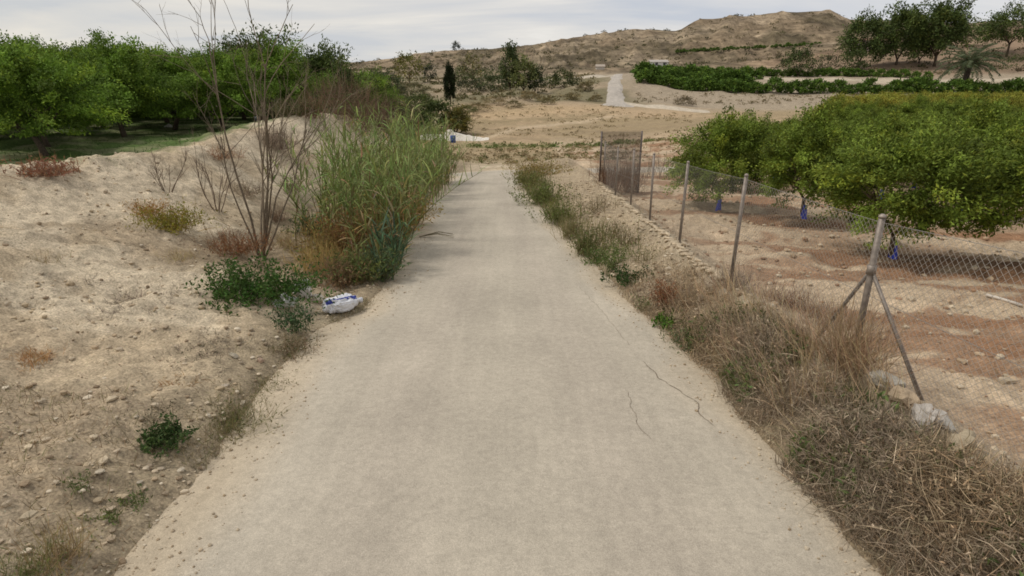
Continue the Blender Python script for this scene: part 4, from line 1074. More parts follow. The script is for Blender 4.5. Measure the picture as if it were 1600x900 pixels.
plant(48, 565, 'dry_tuft', 'orange dry tuft alone at the left edge of the bank', .15, .34, 200, (.43, .25, .11), 411, .006, cat='grass', el=(.1, 1.2))
plant(70, 275, 'dry_bush', 'red brown dead bush on the bank crest before the leaning trunk', .38, .9, 180, (.27, .135, .08), 412, .018, ((.29, .15, .085), .06, .4), 500, 'bush', (.1, 1.2))
plant(205, 470, 'dry_mat', 'grey purple dead twig mat in the middle of the bank', .16, 1.0, 320, (.22, .175, .135), 413, .007, cat='bush', el=(.0, .9))
plant(300, 552, 'dry_mat', 'grey brown dead twigs on the lower bank near the pale stone', .18, .8, 260, (.22, .18, .13), 414, .006, ((.13, .12, .07), .02, .5), 250, 'bush', (.0, 1.0))
plant(130, 440, 'dry_mat', 'thin grey dead twigs left of the purple mat', .12, .5, 70, (.2, .165, .13), 415, .006, cat='bush', el=(.0, .9))
plant(278, 600, 'dry_tuft', 'rust coloured dry leaves below the dead twigs', .1, .36, 120, (.32, .2, .1), 416, .008, cat='grass', el=(.0, .7))
plant(178, 520, 'twig', 'short dark fallen twigs below the purple mat', .12, .22, 14, (.14, .1, .07), 417, .008, cat='twig', el=(.0, .6))
plant(130, 770, 'sprig', 'upright green sprig on the lower left bank', .18, .1, 16, (.14, .16, .06), 418, .005, ((.12, .15, .05), .025, .4), 90, el=(.8, 1.5))
plant(215, 790, 'sprig', 'green sprig nearest the lane on the lower left bank', .17, .1, 18, (.13, .15, .06), 419, .005, ((.12, .16, .05), .025, .4), 110, el=(.8, 1.5))
plant(172, 815, 'sprig', 'pale green sprig between two others on the lower left bank', .14, .1, 16, (.14, .16, .06), 420, .005, ((.14, .17, .05), .025, .4), 90, el=(.8, 1.5))
plant(88, 880, 'dry_tuft', 'straw coloured grass tuft in the lower left corner', .26, .28, 170, (.34, .25, .13), 421, .005, ((.14, .15, .05), .02, .4), 80, 'grass', (.5, 1.45))
plant(20, 905, 'grass_tuft', 'green grass at the very bottom left corner', .15, .4, 200, (.15, .17, .055), 422, .005, cat='grass', el=(.4, 1.4))
plant(65, 410, 'dry_tuft', 'thin straw tuft on the upper left bank', .18, .4, 60, (.34, .27, .15), 423, .006, cat='grass')
plant(275, 405, 'dry_tuft', 'yellowish straw tuft under the yellow green bush', .2, .5, 130, (.40, .31, .15), 424, .006, cat='grass')
plant(430, 235, 'dry_bush', 'grey brown dead bush on the far bank behind the bare stems', .8, 1.2, 200, (.2, .15, .11), 425, .02, cat='bush')
BR = [((512, 405), 'yellow and straw brush at the left foot of the reeds', .80, .8, (.30, .22, .08), (.32, .25, .08), .07, 1100),
      ((545, 400), 'rust brown brush in the shade of the reeds, middle part', 1.0, .7, (.25, .14, .07), (.27, .15, .06), .08, 900),
      ((588, 385), 'orange brush under the reeds nearest the lane', 1.05, .6, (.30, .17, .06), (.36, .21, .06), .09, 900),
      ((560, 440), 'olive green brush low in front of the reeds', .62, .6, (.15, .15, .06), (.14, .17, .05), .07, 1000),
      ((595, 435), 'blue green cane sprouts at the lane edge before the reeds', .55, .35, (.13, .15, .07), (.125, .18, .085), .10, 420),
      ((530, 445), 'brown dead brush low behind the striped sack', .5, .6, (.24, .16, .09), (.25, .17, .09), .06, 600),
      ((640, 350), 'golden brush on the lane side of the reeds', .9, .5, (.30, .21, .07), (.33, .25, .07), .10, 700)]
for i_, ((u, v), lab, h, sp_, c, lc, ls, nlf) in enumerate(BR):
    plant(u, v, 'brush', lab, h, sp_, 160, c, 440 + i_, .011, (lc, ls, .32), nlf, 'bush', (.5, 1.5), 2, 'brush at the foot of the reeds')
plant(345, 250, 'dry_bush', 'faint rust coloured dead weeds high on the bank left of the bare stems', .45, 1.0, 150, (.30, .18, .11), 460, .012, ((.30, .19, .11), .05, .3), 300, 'bush', (.2, 1.3))
plant(385, 305, 'dry_bush', 'grey brown dead weeds on the slope just behind the bare stems', .45, .9, 150, (.23, .17, .12), 461, .011, ((.2, .16, .09), .05, .3), 300, 'bush', (.2, 1.3))
plant(455, 300, 'dry_bush', 'olive and straw weeds between the bare stems and the reeds', .6, .8, 130, (.24, .2, .1), 462, .011, ((.17, .18, .07), .06, .35), 500, 'bush', (.3, 1.4))
plant(455, 385, 'dry_grass', 'straw grass in the hollow right of the bare shrub foot', .4, .6, 200, (.38, .29, .15), 463, .009, None, 0, 'grass', (.3, 1.4))
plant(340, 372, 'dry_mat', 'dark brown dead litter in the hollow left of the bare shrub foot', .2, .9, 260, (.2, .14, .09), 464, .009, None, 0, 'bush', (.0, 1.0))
plant(430, 345, 'dry_bush', 'thin brown dead bush close behind the bare shrub foot', .5, .6, 130, (.22, .15, .1), 465, .01, None, 0, 'bush', (.3, 1.4))
plant(490, 365, 'green_bush', 'blue green bush low on the left flank of the reeds', .6, .6, 80, (.08, .1, .05), 443, .012, ((.07, .115, .045), .07, .4), 900, 'bush', (.3, 1.4))
plant(605, 462, 'dry_grass', 'dry reed litter at the lane edge under the bending reeds', .22, .5, 150, (.24, .17, .09), 426, .01, cat='grass', el=(.0, .7))
plant(560, 500, 'dry_grass', 'brown litter in front of the white sack', .10, .6, 160, (.28, .19, .11), 427, .008, cat='grass', el=(.0, .5))
plant(410, 610, 'grass_clump', 'sparse olive grass on the lane edge above the big clump', .18, .5, 160, (.22, .19, .09), 428, .006, ((.14, .14, .05), .025, .4), 160, 'grass', (.2, 1.2))
# low dry litter along the lane edge and over the bank (uncountable)
def litter(name, lab, xs, ys, Lr, W, col, el=(.0, 1.2), amt=.35, curl=.6):
    m = len(xs); mb = MB()
    blades(mb, np.stack([xs, ys, H(xs, ys)], -1), rng.random(m) * 6.283, el[0] + (el[1] - el[0]) * rng.random(m), curl * rng.normal(size=m), Lr[0] + (Lr[1] - Lr[0]) * rng.random(m) ** 1.5, W, np.array(col)[rng.integers(0, len(col), m)] * (1 + amt * (2 * rng.random((m, 1)) - 1)), 3)
    return tag(mb.build(name, M_DRY, smooth=False), lab, 'dry litter', kind='stuff')
n = 5200; ys = 2.0 + 6 * rng.random(n); o_ = np.abs(rng.normal(size=n)) * .22; xs = xl(ys) - .02 - o_
k_ = fbm(xs * 1.5, ys * 1.5, 3) > -.15
litter('dry_litter', 'dry straw and short weeds along the left edge of the lane', xs[k_], ys[k_], (.04, .14), .005, [(.28, .22, .12), (.2, .17, .08), (.15, .15, .06), (.33, .25, .15)])
n = 2600; ys = 2.2 + 14 * rng.random(n) ** 1.3; xs = xl(ys) - .3 - 7 * rng.random(n)
k_ = fbm(xs * .9 + 20, ys * .9, 4) > .15
litter('dry_litter', 'sparse dead stalks scattered over the left dirt bank', xs[k_], ys[k_], (.03, .13), .005, [(.26, .2, .14), (.2, .16, .12), (.3, .24, .15)], (.0, .8))
n = 3800; ys = 2.1 + 2.2 * rng.random(n); xs = xl(ys) - .1 - 2.6 * rng.random(n); k_ = fbm(xs * 1.1 + 90, ys * 1.1, 3) > -.1 + .35 * sstep(3.2, 4.2, ys)
litter('dry_litter', 'matted brown and olive litter in the lower left corner of the bank', xs[k_], ys[k_], (.03, .13), .005, [(.28, .22, .13), (.2, .16, .09), (.16, .17, .06), (.33, .25, .15), (.24, .15, .08)], (.0, 1.2))
n = 5000; xs = -9.5 - 22 * rng.random(n) ** 1.3; ys = 11 + 34 * rng.random(n)
k_ = xs < np.interp(ys, [10, 12, 15, 19, 23, 26, 30], [-9.8, -9.3, -9.2, -9.7, -9.7, -9.2, -9.5])
o = litter('grass', 'green grass sward under the left orchard', xs[k_], ys[k_], (.08, .26), .03, [(.075, .12, .03), (.10, .14, .04), (.055, .10, .03)], (.5, 1.4)); o['category'] = 'grass'

# ------------------------------------------------------------------ right verge: dry thistle tangle
n = 74000
ys = 1.4 + 7.4 * rng.random(n) ** 1.1
f_ = rng.random(n)
lim = xlip(ys) - 0.02 + 0.35 * sstep(3.0, 2.2, ys)
xs = xr(ys) - .02 + f_ * (lim - xr(ys))
clump = fbm(xs * 1.5 + 3, ys * 1.5, 3)
den = sstep(-.9, .15, clump) * (0.15 + .85 * sstep(8.6, 5.6, ys)) * (.75 + .25 * sstep(0.0, .25, xs - xr(ys)))
k_ = rng.random(n) < den
xs, ys, f_, clump = xs[k_], ys[k_], f_[k_], clump[k_]; m = len(xs)
hm = (.06 + .27 * sstep(0, .4, f_) * sstep(.98, .55, f_) + .05 * clump) * (.55 + .45 * sstep(8, 5, ys))
hm = np.maximum(hm, .04)
pal = np.array([(.40, .325, .235), (.30, .24, .175), (.50, .41, .29), (.21, .165, .12), (.37, .27, .175), (.27, .235, .155)])
tone = rng.integers(0, 6, m)
col = pal[tone] * (0.45 + 1.0 * rng.random((m, 1)))
pt = sstep(-.35, .35, fbm(xs * 1.1 + 41, ys * 1.1, 3))[:, None]
col = col * (np.array([1.06, .99, .90]) * pt + np.array([.95, .93, .93]) * (1 - pt))
zz = hm * rng.random(m) ** 1.1
base = np.stack([xs, ys, H(xs, ys) + zz - .01], -1)
mb = MB()
el = np.where(zz < .05, .4 + .9 * rng.random(m), -.3 + 1.2 * rng.random(m))
blades(mb, base, rng.random(m) * 6.283, el, .9 * rng.normal(size=m), .05 + .15 * rng.random(m) ** 1.6, .003 + .006 * rng.random(m) ** 2, col, 2)
k3 = rng.random(m) < .20; q3 = k3.sum()
leaves(mb, base[k3] + [0, 0, .02], rng.normal(size=(q3, 3)), .015 + .03 * rng.random(q3), .008 + .012 * rng.random(q3), col[k3] * (.8 + .7 * rng.random((q3, 1))))
k2 = rng.random(m) < .16
base2 = base[k2].copy(); base2[:, 2] = H(base2[:, 0], base2[:, 1]) - .01; q_ = k2.sum()
blades(mb, base2, rng.random(q_) * 6.283, .35 + 1.0 * rng.random(q_), .6 * rng.normal(size=q_) + .4, (.18 + .28 * rng.random(q_)) * (.4 + hm[k2] * 2.2), .006, col[k2] * 1.1, 4)
tag(mb.build('dry_weeds', M_DRY, smooth=False), 'tangled grey brown dry weeds filling the right verge below the fence', 'weeds', kind='stuff')
# straw stalks standing by the fence
n = 2300; ys = 3.1 + 4.0 * rng.random(n); xs = xlip(ys) - .75 * rng.random(n) ** 1.2; k_ = fbm(xs * 1.4 + 17, ys * 1.4, 3) > -.2; xs, ys = xs[k_], ys[k_]; n = len(xs)
mb = MB(); blades(mb, np.stack([xs, ys, H(xs, ys)], -1), rng.normal(size=n) * .8 + 2.6, .75 + .5 * rng.random(n), .3 * rng.normal(size=n), .25 + .35 * rng.random(n), .006, jit((.50, .375, .235), n, .4), 4)
tag(mb.build('dry_stalks', M_DRY, smooth=False), 'pale straw stalks leaning left beside the braced fence post', 'dry stalks', kind='stuff')
# green shoots in the tangle
n = 2600; ys = 2.0 + 4.5 * rng.random(n); xs = np.minimum(xr(ys) + .05 + .75 * rng.random(n) ** 1.3, xlip(ys) - .22)
k_ = fbm(xs * 1.8 + 11, ys * 1.8, 3) > .12; xs, ys = xs[k_], ys[k_]; m = len(xs)
mb = MB(); p_ = np.stack([xs, ys, H(xs, ys) + .02 + .22 * rng.random(m)], -1); d_ = rng.normal(size=(m, 3)); d_[:, 2] += .5
blades(mb, np.stack([xs, ys, H(xs, ys)], -1), rng.random(m) * 6.28, .5 + .9 * rng.random(m), .5 * rng.normal(size=m), .15 + .25 * rng.random(m), .008, jit((.14, .15, .06), m, .35), 3)
leaves(mb, p_, d_, .06, .026, jit((.115, .15, .05), m, .35))
tag(mb.build('green_weeds', M_LEAF, smooth=False), 'green shoots growing through the dry weeds on the right verge', 'weeds', kind='stuff')
RV0 = [((1328, 568), 'dry_bush', 'straw and rust brush hiding the foot of the braced post', .62, .5, 380, (.36, .25, .15), None, 0, (.5, 1.45))]
for i, ((u, v), nm, lab, h, sp_, nn, c, lf, nlf, el_) in enumerate(RV0):
    plant(u, v, nm, lab, h, sp_, nn, c, 590 + i, .007, lf, nlf, 'bush', el_)
RV = [((985, 440), 'green_bush', 'low dark green bush on the right verge', .30, .5, 60, (.06, .085, .03), ((.045, .085, .022), .05, .5), 700, (.2, 1.2)),
      ((952, 425), 'green_weed', 'upright light green weed left of the low dark bush on the verge', .45, .22, 36, (.12, .15, .05), ((.115, .155, .04), .05, .35), 260, (.9, 1.5)),
      ((1037, 480), 'rusty_dock', 'upright rust brown seed plant on the right verge', .42, .16, 46, (.20, .10, .05), ((.27, .125, .06), .03, .5), 1100, (1.1, 1.5)),
      ((1047, 508), 'green_weed', 'bright green leafy weed below the rust brown plant', .20, .3, 46, (.09, .15, .03), ((.085, .17, .022), .06, .5), 260, (.2, 1.2)),
      ((966, 412), 'green_weed', 'pale lime weeds standing behind the low dark bush on the verge', .42, .35, 50, (.17, .2, .07), ((.16, .20, .06), .05, .35), 320, (.9, 1.5)),
      ((932, 412), 'green_weed', 'bushy green weed at the lane edge ahead of the low dark bush', .35, .35, 60, (.12, .15, .05), ((.11, .16, .045), .05, .4), 420, (.5, 1.5)),
      ((1075, 545), 'green_weed', 'grey green weeds at the lane edge where the dry tangle begins', .26, .5, 70, (.15, .16, .075), ((.13, .155, .07), .04, .4), 420, (.4, 1.4)),
      ((1002, 488), 'green_weed', 'thin green stalk at the lane edge left of the rusty plant', .34, .06, 12, (.16, .18, .07), ((.14, .17, .06), .04, .35), 70, (1.1, 1.5)),
      ((915, 398), 'grass_clump', 'olive grass clump at the lane edge by the light green weed', .5, .3, 130, (.17, .16, .065), ((.12, .14, .045), .06, .3), 600, (.7, 1.5)),
      ((893, 372), 'grass_clump', 'straw and olive grass clump in the middle of the right edge', .5, .4, 150, (.22, .19, .09), ((.13, .14, .05), .04, .3), 260, (.7, 1.5)),
      ((873, 348), 'grass_clump', 'green grass clump where the right edge narrows', .55, .6, 170, (.16, .17, .06), ((.15, .175, .05), .07, .35), 900, (.6, 1.5)),
      ((848, 318), 'grass_clump', 'dense green clump on the inner side of the bend', .6, .9, 200, (.16, .165, .06), ((.16, .185, .055), .09, .35), 1500, (.5, 1.5)),
      ((830, 292), 'grass_clump', 'olive clump at the tip of the right verge before the bend', .6, .9, 200, (.19, .175, .07), ((.18, .185, .06), .09, .35), 1300, (.5, 1.5)),
      ((845, 274), 'dry_bush', 'rusty yellow brush at the far end of the right verge', .7, 1.6, 220, (.28, .2, .08), ((.28, .22, .07), .10, .35), 1500, (.4, 1.4)),
      ((950, 372), 'dry_weed', 'olive dry weeds on the rubble above the lane edge', .35, .5, 90, (.2, .17, .085), ((.13, .14, .05), .04, .35), 220, (.6, 1.5)),
      ((975, 385), 'dry_weed', 'small olive weeds next to the rubble by the lip', .35, .4, 80, (.21, .17, .09), ((.14, .14, .055), .04, .35), 160, (.6, 1.5)),
      ((1002, 408), 'dry_weed', 'thin weeds in the gravel above the low dark bush', .35, .35, 60, (.22, .18, .09), ((.13, .15, .05), .04, .35), 120, (.8, 1.5)),
      ((935, 330), 'dry_weed', 'low brown weeds on the rubble before the mesh panel', .4, .8, 130, (.24, .19, .11), ((.17, .15, .07), .05, .35), 160, (.3, 1.4)),
      ((1140, 445), 'dry_bush', 'grey dead bush at the foot of the fence post by the lip', .28, .5, 220, (.2, .15, .11), None, 0, (.1, 1.3)),
      ((1220, 475), 'dry_bush', 'red brown dead bush along the fence before the braced post', .34, .8, 320, (.24, .15, .09), None, 0, (.1, 1.3)),
      ((1290, 500), 'dry_bush', 'tangled brown dead bush right against the braced post', .36, .7, 320, (.25, .17, .105), None, 0, (.1, 1.4))]
for i, ((u, v), nm, lab, h, sp_, nn, c, lf, nlf, el_) in enumerate(RV):
    plant(u, v, nm, lab, h * (1.0 if v > 400 else 1.25), sp_ * (1.0 if v > 400 else 1.5), nn, c, 500 + i, .007 if v > 400 else .012, lf, nlf, 'bush' if 'bush' in nm else 'grass' if 'grass' in nm else 'plant', el_)
n = 2600; ys = 9 + 22 * rng.random(n); xs = xr(ys) + .02 + .75 * np.abs(rng.normal(size=n)) * .6; k_ = (fbm(xs * .8 + 71, ys * .8, 3) > -.25) & (xs < xlip(ys))
o = litter('grass', 'olive and straw grass strip along the right edge of the lane', xs[k_], ys[k_], (.15, .55), .012, [(.19, .19, .07), (.27, .23, .10), (.14, .16, .05), (.32, .25, .13)], (.7, 1.5)); o['category'] = 'grass'
n = 1500; ys = 6.5 + 15 * rng.random(n); xs = xr(ys) + .05 + (xlip(ys) - xr(ys)) * rng.random(n); k_ = fbm(xs * 1.2 + 31, ys * 1.2, 3) > 0
litter('dry_litter', 'sparse dry stalks among the rubble of the right verge', xs[k_], ys[k_], (.06, .24), .007, [(.3, .23, .13), (.22, .18, .09), (.17, .16, .07)], (.2, 1.4))
n = 1500; ys = 5.0 + 17 * rng.random(n); xs = xlip(ys) + .1 + .9 * np.abs(rng.normal(size=n)); k_ = fbm(xs * .9 + 51, ys * .9, 3) > -.05
litter('dry_litter', 'brown dead weeds on the orchard side of the fence foot', xs[k_], ys[k_], (.06, .26), .007, [(.27, .17, .1), (.32, .24, .14), (.2, .13, .08)], (.1, 1.3))

# ------------------------------------------------------------------ stones that can be told apart
STN = [((1440, 668), (.16, .11, .10), (.54, .49, .43), 'white angular rock on the lip below the fence brace'),
       ((1382, 604), (.14, .10, .09), (.47, .43, .36), 'grey pale rock left of the fence brace foot'),
       ((1412, 630), (.11, .09, .08), (.52, .40, .27), 'tan rock between the grey and the white rock'),
       ((1500, 705), (.20, .09, .07), (.50, .41, .28), 'long tan slab of the lip beyond the white rock'),
       ((1522, 752), (.14, .10, .09), (.52, .46, .36), 'pale rounded stone low on the lip at lower right'),
       ((1470, 660), (.12, .05, .04), (.45, .42, .37), 'flat grey stone behind the white rock'),
       ((366, 558), (.055, .045, .035), (.58, .51, .39), 'pale tan stone on the lower bank by the dead twigs'),
       ((408, 568), (.045, .035, .03), (.50, .36, .26), 'pinkish stone right of the pale tan one near the lane'),
       ((352, 605), (.035, .03, .02), (.56, .47, .36), 'small tan stone below the two bank stones'),
       ((1190, 512), (.07, .05, .04), (.55, .49, .38), 'pale stone in the dry weeds under the fence'),
       ((1130, 462), (.09, .06, .05), (.56, .48, .36), 'pale stone on the lip at the straight fence post'),
       ((1095, 470), (.08, .06, .05), (.50, .42, .31), 'tan stone on the rubble beside the rusty plant'),
       ((264, 199), (.30, .2, .16), (.68, .65, .6), 'small white stone on the grass of the left orchard')]
for i, ((u, v), s, c, lab) in enumerate(STN):
    x, y, z = pick(u, v, 2.0 if v > 250 else 30.0); mb = MB(); rock(mb, (0, 0, 0), np.array(s) * (1.15 if v > 250 else 1), C(*c) * .80, 600 + i, ICO3, .5)
    tag(mb.build('rock', M_STONE, smooth=False, loc=(x, y, z + s[2] * .35)), lab, 'rock', 'single stones')
# low broken concrete lip along the fence
mb = MB(); yy = np.arange(7.2, 21.5, 0.11)
for i, y in enumerate(yy):
    x = float(xlip(y)) - .02 + .03 * rng.normal(); 
    rock(mb, (x, y, h1(x, y) + .005), (.06, .13, .036), C(.47, .38, .265) * (.9 + .3 * rng.random()), 700 + i, ICO1)
tag(mb.build('stone_edging', M_STONE, smooth=False), 'pale broken edging running along the foot of the wire fence', 'edging')

# ------------------------------------------------------------------ fence
fy = [-0.4, 2.1, 4.7, 7.3, 9.9, 12.35, 14.7, 17.3, 20.2]
fpts = [(float(xlip(y)) + .12 if y > 5 or y < 4 else 3.06, y) for y in fy]
fence = empty('wire_fence', (fpts[2][0], fpts[2][1], h1(*fpts[2])))
def fpart(name, mb, mat, smooth=True):
    me = mb.mesh(name, mat, smooth)
    o = part(name, me, fence); o.location = -Vector(fence.location); return o
FC = C(.225, .19, .16)
tops = []
for i, (x, y) in enumerate(fpts):
    z = h1(x, y); hh = 1.40 if i != 2 else 1.47
    ln = np.array([rng.normal() * .02, rng.normal() * .02, 0]); ln = ln if i != 2 else np.array([.0, .0, 0])
    b = np.array([x, y, z - .15]); tp = np.array([x, y, z + hh]) + ln
    if i == 2: tp[2] = 1.55
    mb = MB(); r = .024 if i != 2 else .027
    tube(mb, [b, b * .5 + tp * .5, tp], r, FC * (.85 + .3 * rng.random()), 10)
    tube(mb, [tp, tp + np.array([0, 0, .012]), tp + np.array([0, 0, .03])], [r * 1.18, r * 1.12, r * .5], FC * 1.25, 10)
    fpart('post', mb, M_METAL); tops.append(tp - np.array([0, 0, .04]))
x, y = fpts[2]; tp = np.array([x, y, 1.55])
for dst, c in (((3.36, 4.15), FC * 1.05), ((3.12, 5.45), FC * .8)):
    st = np.array([x, y, 1.10]); en = np.array([dst[0], dst[1], h1(*dst) - .05])
    mb = MB(); tube(mb, [st, en], .017, c, 8); fpart('brace', mb, M_METAL)
mb = MB(); tube(mb, [(x, y, 1.06), (x, y, 1.14)], .038, FC * 1.1, 10); fpart('clamp', mb, M_METAL)
WC = C(.29, .265, .235)
for i in range(len(fpts) - 1):
    A, B_ = fpts[i], fpts[i + 1]
    bA, bB = np.array([A[0], A[1], h1(*A) + .02]), np.array([B_[0], B_[1], h1(*B_) + .02])
    tA, tB = tops[i], tops[i + 1]
    L = np.linalg.norm(bB - bA); Hh = 1.35; st = .062
    def PT(s, h):
        s = np.clip(s / L, 0, 1)[:, None]; h = (h / Hh)[:, None]
        p = (bA * (1 - s) + bB * s) * (1 - h) + (tA * (1 - s) + tB * s) * h
        return p
    s0 = np.arange(-Hh, L, st); mb = MB()
    for sg in (1, -1):
        a = s0.copy(); b = s0 + Hh
        ha, hb = np.zeros_like(a), np.full_like(a, Hh)
        lo = np.clip(-a, 0, None); a2 = a + lo; ha = ha + lo
        hi = np.clip(b - L, 0, None); b2 = b - hi; hb = hb - hi
        if sg < 0: ha, hb = Hh - ha, Hh - hb
        ok = (b2 - a2) > .01
        segs_tube(mb, PT(a2[ok], ha[ok]), PT(b2[ok], hb[ok]), .0013 if i < 3 else .0009, WC)
    for hh in (0.0, .66, Hh):
        p = PT(np.array([0, L / 2, L]), np.full(3, hh)); p[1, 2] -= .012
        tube(mb, p, .0022, WC * .9, 4, False)
    o = fpart('mesh_panel', mb, M_WIRE, False); o['kind'] = 'stuff'
tag(fence, 'wire mesh fence on grey steel posts with a braced post along the lane', 'fence')

# dense mesh panel at the far corner of the fence
gA, gB = at(937, 275, 20.3), at(999, 268, 20.6)
gate = empty('mesh_panel_gate', (gA[0], gA[1], h1(gA[0], gA[1])))
gw = float(gB[0] - gA[0]); gd = float(gB[1] - gA[1]); dzz = h1(gB[0], gB[1]) - h1(gA[0], gA[1])
top = 1.72
for s_ in (0, 1):
    mb = MB(); tube(mb, [(gw * s_, gd * s_, dzz * s_ - .1), (gw * s_, gd * s_, top * .5), (gw * s_, gd * s_, top)], .03, C(.16, .13, .115), 8)
    part('post', mb.mesh('post', M_METAL), gate)
mb = MB()
for zz in np.arange(.04, top - .02, .034):
    segs_tube(mb, np.array([[0, 0, zz]]), np.array([[gw, gd, zz]]), .0055, C(.12, .09, .08))
for s_ in np.arange(0.0, 1.0, .034 / gw):
    segs_tube(mb, np.array([[gw * s_, gd * s_, .02]]), np.array([[gw * s_, gd * s_, top]]), .0055, C(.12, .09, .08))
o = part('netting', mb.mesh('netting', M_WIRE, False), gate); o['kind'] = 'stuff'
tag(gate, 'dark brown mesh panel between two posts at the far end of the fence', 'gate')
x, y = gA[0] + .45, gA[1] - .3; twig_bush('dry_bush', 'rusty brown dead weeds climbing the dark mesh panel', (x, y, h1(x, y)), 1.1, 1.0, 260, (.21, .12, .075), 560, .014)
x, y = gA[0] + 1.2, gA[1] + .5; twig_bush('dry_bush', 'dark dead weeds behind the right side of the mesh panel', (x, y, h1(x, y)), 1.2, .8, 200, (.18, .12, .085), 561, .014)
x, y = pos(1030, 236, 27); twig_bush('dry_bush', 'thin dark upright twigs on the soil right of the mesh panel', (x, y, h1(x, y)), 1.2, 1.6, 40, (.17, .14, .09), 562, .02, el=(1.1, 1.5))

# ------------------------------------------------------------------ rubbish, drum, culvert, pipe, houses
def sack():
    x, y, z = pick(533, 486, 4)
    r = empty('sack', (x, y, z + .015), R(40))
    v, f = ico(6)
    q = np.sign(v) * np.abs(v) ** .72 * np.array([.25, .135, .10])
    q = q + unit(v) * (.022 * fbm(v[:, 0] * 3, v[:, 1] * 3 + v[:, 2] * 2.3, 4) - .018 * np.abs(fbm(v[:, 0] * 5 + 9, v[:, 1] * 5 - v[:, 2] * 4, 3)))[:, None]
    q[:, 2] *= 1 - .30 * np.clip(v[:, 0], 0, 1) ** 2
    q[:, 2] += .085
    q[:, 2] = np.maximum(q[:, 2], .0)
    c = np.tile(C(.70, .70, .72), (len(q), 1))
    band = (np.abs(q[:, 1] + .045) < .028) & (q[:, 2] > .05) & (np.abs(q[:, 0]) < .215)
    c[band] = C(.03, .05, .27)
    mb = MB(); mb.add(q, f, c); part('bag', mb.mesh('bag', M_PLASTIC), r)
    mb = MB(); a = np.linspace(0, 6.283, 8)[:-1]
    tube(mb, [(.22, 0, .07), (.27, .01, .075), (.31, .02, .06)], [.05, .022, .045], C(.66, .66, .68), 9); part('neck', mb.mesh('neck', M_PLASTIC), r)
    tag(r, 'white plastic sack with a dark blue stripe lying at the lane edge', 'sack')
sack()
def crumple(u, v, s, col, lab, seed, nm='plastic_sheet', y0=None):
    x, y, z = pick(u, v, 3); vv, f = ICO3
    if y0: x, y = at(u, v, y0)[:2]; z = h1(x, y)
    d = 1 + .45 * fbm(vv[:, 0] * 2.2 + seed, vv[:, 1] * 2.2 + vv[:, 2] * 1.9, 4)
    mb = MB(); mb.add(vv * d[:, None] * np.array(s), f, C(*col)); tag(mb.build(nm, M_PLASTIC, smooth=False, loc=(x, y, z + s[2] * .5)), lab, 'rubbish', 'dumped rubbish')
crumple(474, 462, (.13, .09, .14), (.66, .63, .58), 'crumpled white plastic beside the dark green bush', 1)
crumple(446, 478, (.15, .10, .09), (.60, .60, .57), 'greyish crumpled plastic sheet behind the grey green weed', 2)
crumple(497, 474, (.08, .06, .06), (.58, .52, .42), 'small pale scrap next to the striped sack', 3, 'scrap')
crumple(404, 184, (.26, .2, .22), (.70, .73, .78), 'white bag lying on the orchard edge behind the bank', 4, 'bag', 41.0)
# fallen cane beside the lane
x, y = road_pt(655, 372); mb = MB()
for k in range(7):
    a = -0.3 + .25 * rng.normal(); tube(mb, [(0, 0, .03), (.45 * math.cos(a), .45 * math.sin(a), .12 + .05 * rng.random()), (.8 * math.cos(a + .3), .8 * math.sin(a + .3), .03)], [.008, .006, .003], C(.2, .17, .1), 4)
tag(mb.build('fallen_cane', M_BARK, loc=(x, y, float(zr(y)))), 'dry broken canes lying on the lane beside the reeds', 'twig')
# blue drum
x, y, z = pick(708, 223, 40)
dr = empty('drum', (x, y, z)); mb = MB()
zs = [0, .02, .3, .32, .34, .6, .62, .64, .9, .92]; rs = [.25, .27, .27, .285, .27, .27, .285, .27, .27, .25]
tube(mb, [(0, 0, q) for q in zs], np.array(rs), C(.02, .06, .33), 18); part('body', mb.mesh('body', M_PLASTIC), dr)
mb = MB(); tube(mb, [(0, 0, .9), (0, 0, .935)], .25, C(.03, .08, .38), 18); part('lid', mb.mesh('lid', M_PLASTIC), dr)
dr.scale = (.9, .9, .68)
tag(dr, 'blue drum standing by the white culvert in the valley', 'drum')
# white culvert wall and heap beside the drum
mb = MB(); rows = []
us = np.linspace(652, 764, 26)
for i, u in enumerate(us):
    p = at(u, 224, 56.8); hgt = np.interp(u, [652, 672, 690, 703, 722, 745, 764], [.35, .55, .45, .95, .50, .38, .12]) * (1 + .10 * rng.normal())
    zb = h1(p[0], p[1]) - .3
    rows += [(p[0], 55.9, zb), (p[0], 56.5, zb + .3 + hgt), (p[0], 57.2, zb + .3 + hgt * .95), (p[0], 57.6, zb)]
q = [[4*i+j, 4*i+4+j, 4*i+5+j, 4*i+1+j] for i in range(25) for j in range(3)] + [[0, 1, 2, 3], [103, 102, 101, 100]]
mb.add(np.array(rows), np.array(q), C(.80, .74, .64))
tag(mb.build('culvert_wall', M_PLASTER, smooth=False), 'low white broken wall at the foot of the field beside the blue drum', 'wall')
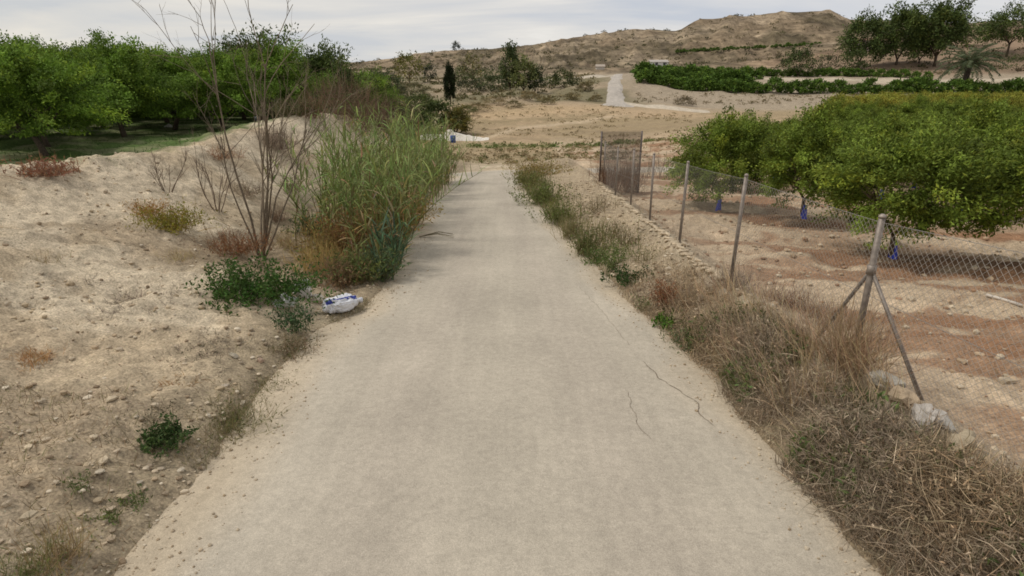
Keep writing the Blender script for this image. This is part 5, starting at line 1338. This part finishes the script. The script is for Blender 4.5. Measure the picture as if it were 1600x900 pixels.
# pipe on the orchard soil
A = np.array(pick(1540, 464, 4)); B_ = np.array(pick(1596, 481, 4)); mb = MB()
tube(mb, [A + [0, 0, .03], (A + B_) / 2 + [0, 0, .035], B_ + [0, 0, .03]], .022, C(.58, .52, .44), 8)
tag(mb.build('pipe', M_PLASTIC), 'pale pipe lying on the orchard soil at the right edge', 'pipe')
def house(u, v, y, wx, dy_, hz_, col, roofc, lab, door=True):
    p = at(u, v, y); z = h1(p[0], p[1]); r = empty('house', (p[0], p[1], z - .3))
    mb = MB(); box(mb, (-wx/2, 0, 0), (wx/2, dy_, hz_ + .3), C(*col)); part('wall', mb.mesh('wall', M_PLASTER, False), r)
    mb = MB(); e_ = .25
    vv = np.array([(-wx/2-e_, -e_, hz_+.29), (wx/2+e_, -e_, hz_+.29), (wx/2+e_, dy_+e_, hz_+.29), (-wx/2-e_, dy_+e_, hz_+.29), (-wx/2-e_, dy_/2, hz_+1.1), (wx/2+e_, dy_/2, hz_+1.1)])
    mb.add(vv, np.array([[0,1,5,4],[2,3,4,5],[0,3,2,1],[0,4,3,-1],[1,2,5,-1]]), C(*roofc)); part('roof', mb.mesh('roof', M_PLASTER, False), r)
    for k, (a, b, nm) in enumerate(((-.25, .9, 'window'), (.2, .9, 'window')) if door else ()):
        mb = MB(); box(mb, (wx*a, -.03, 1.3), (wx*a + .9, .05, 2.3), C(.06, .06, .065)); part(nm, mb.mesh(nm, M_PLASTIC, False), r)
    tag(r, lab, 'house', 'small far houses')
house(1030, 108.5, 212, 6.0, 5, 2.2, (.62, .60, .57), (.42, .38, .34), 'small whitish house at the foot of the hill beyond the terrace')
house(1362, 84, 190, 9, 6, 3.0, (.50, .40, .34), (.34, .20, .14), 'pinkish house showing between the first two pines')
house(938, 112, 215, 2.8, 2.5, 1.0, (.50, .46, .40), (.40, .34, .28), 'tiny pale hut at the top of the far lane', False)
# palm
x, y = pos(1503, 146, 112); z = h1(x, y)
pm = empty('palm', (x, y, z)); mb = MB()
tube(mb, [(0, 0, -.2), (0, 0, 1.6), (.1, 0, 3.4), (.1, 0, 5.0)], [.60, .52, .5, .55], C(.07, .055, .045), 9)
for k in range(48):
    a = k * 2.4; zz = .2 + k * .095
    tube(mb, [(.45 * math.cos(a), .45 * math.sin(a), zz), (.66 * math.cos(a), .66 * math.sin(a), zz + .2)], [.09, .05], C(.08, .065, .05), 4)
part('trunk', mb.mesh('trunk', M_BARK), pm)
FR = []
for k in range(34):
    mb = MB(); a = k * 2.399; el0 = 1.35 - 1.5 * (k / 34); L = 5.2; n_ = 16
    t = np.linspace(0, 1, n_); e_ = el0 - 1.1 * t
    d = np.stack([math.cos(a) * np.cos(e_), math.sin(a) * np.cos(e_), np.sin(e_)], -1); pts = np.array([.1, 0, 5.0]) + np.cumsum(d * L / n_, 0)
    tube(mb, pts, np.linspace(.05, .015, n_), C(.14, .15, .06), 4, False)
    pp = np.repeat(pts[1:], 6, 0) + .05 * rng.normal(size=((n_ - 1) * 6, 3)); dd = np.repeat(d[1:], 6, 0); sg = np.tile([1, -1], len(pp) // 2)[:, None]
    sd = np.array([-math.sin(a), math.cos(a), 0]) * sg
    leaves(mb, pp, dd * .7 + sd + np.array([0, 0, -.25]), .9, .11, jit((.115, .14, .075), len(pp), .3))
    part('frond', mb.mesh('frond', M_LEAF, False), pm)
tag(pm, 'date palm with drooping grey green fronds and thick dark trunk', 'palm')
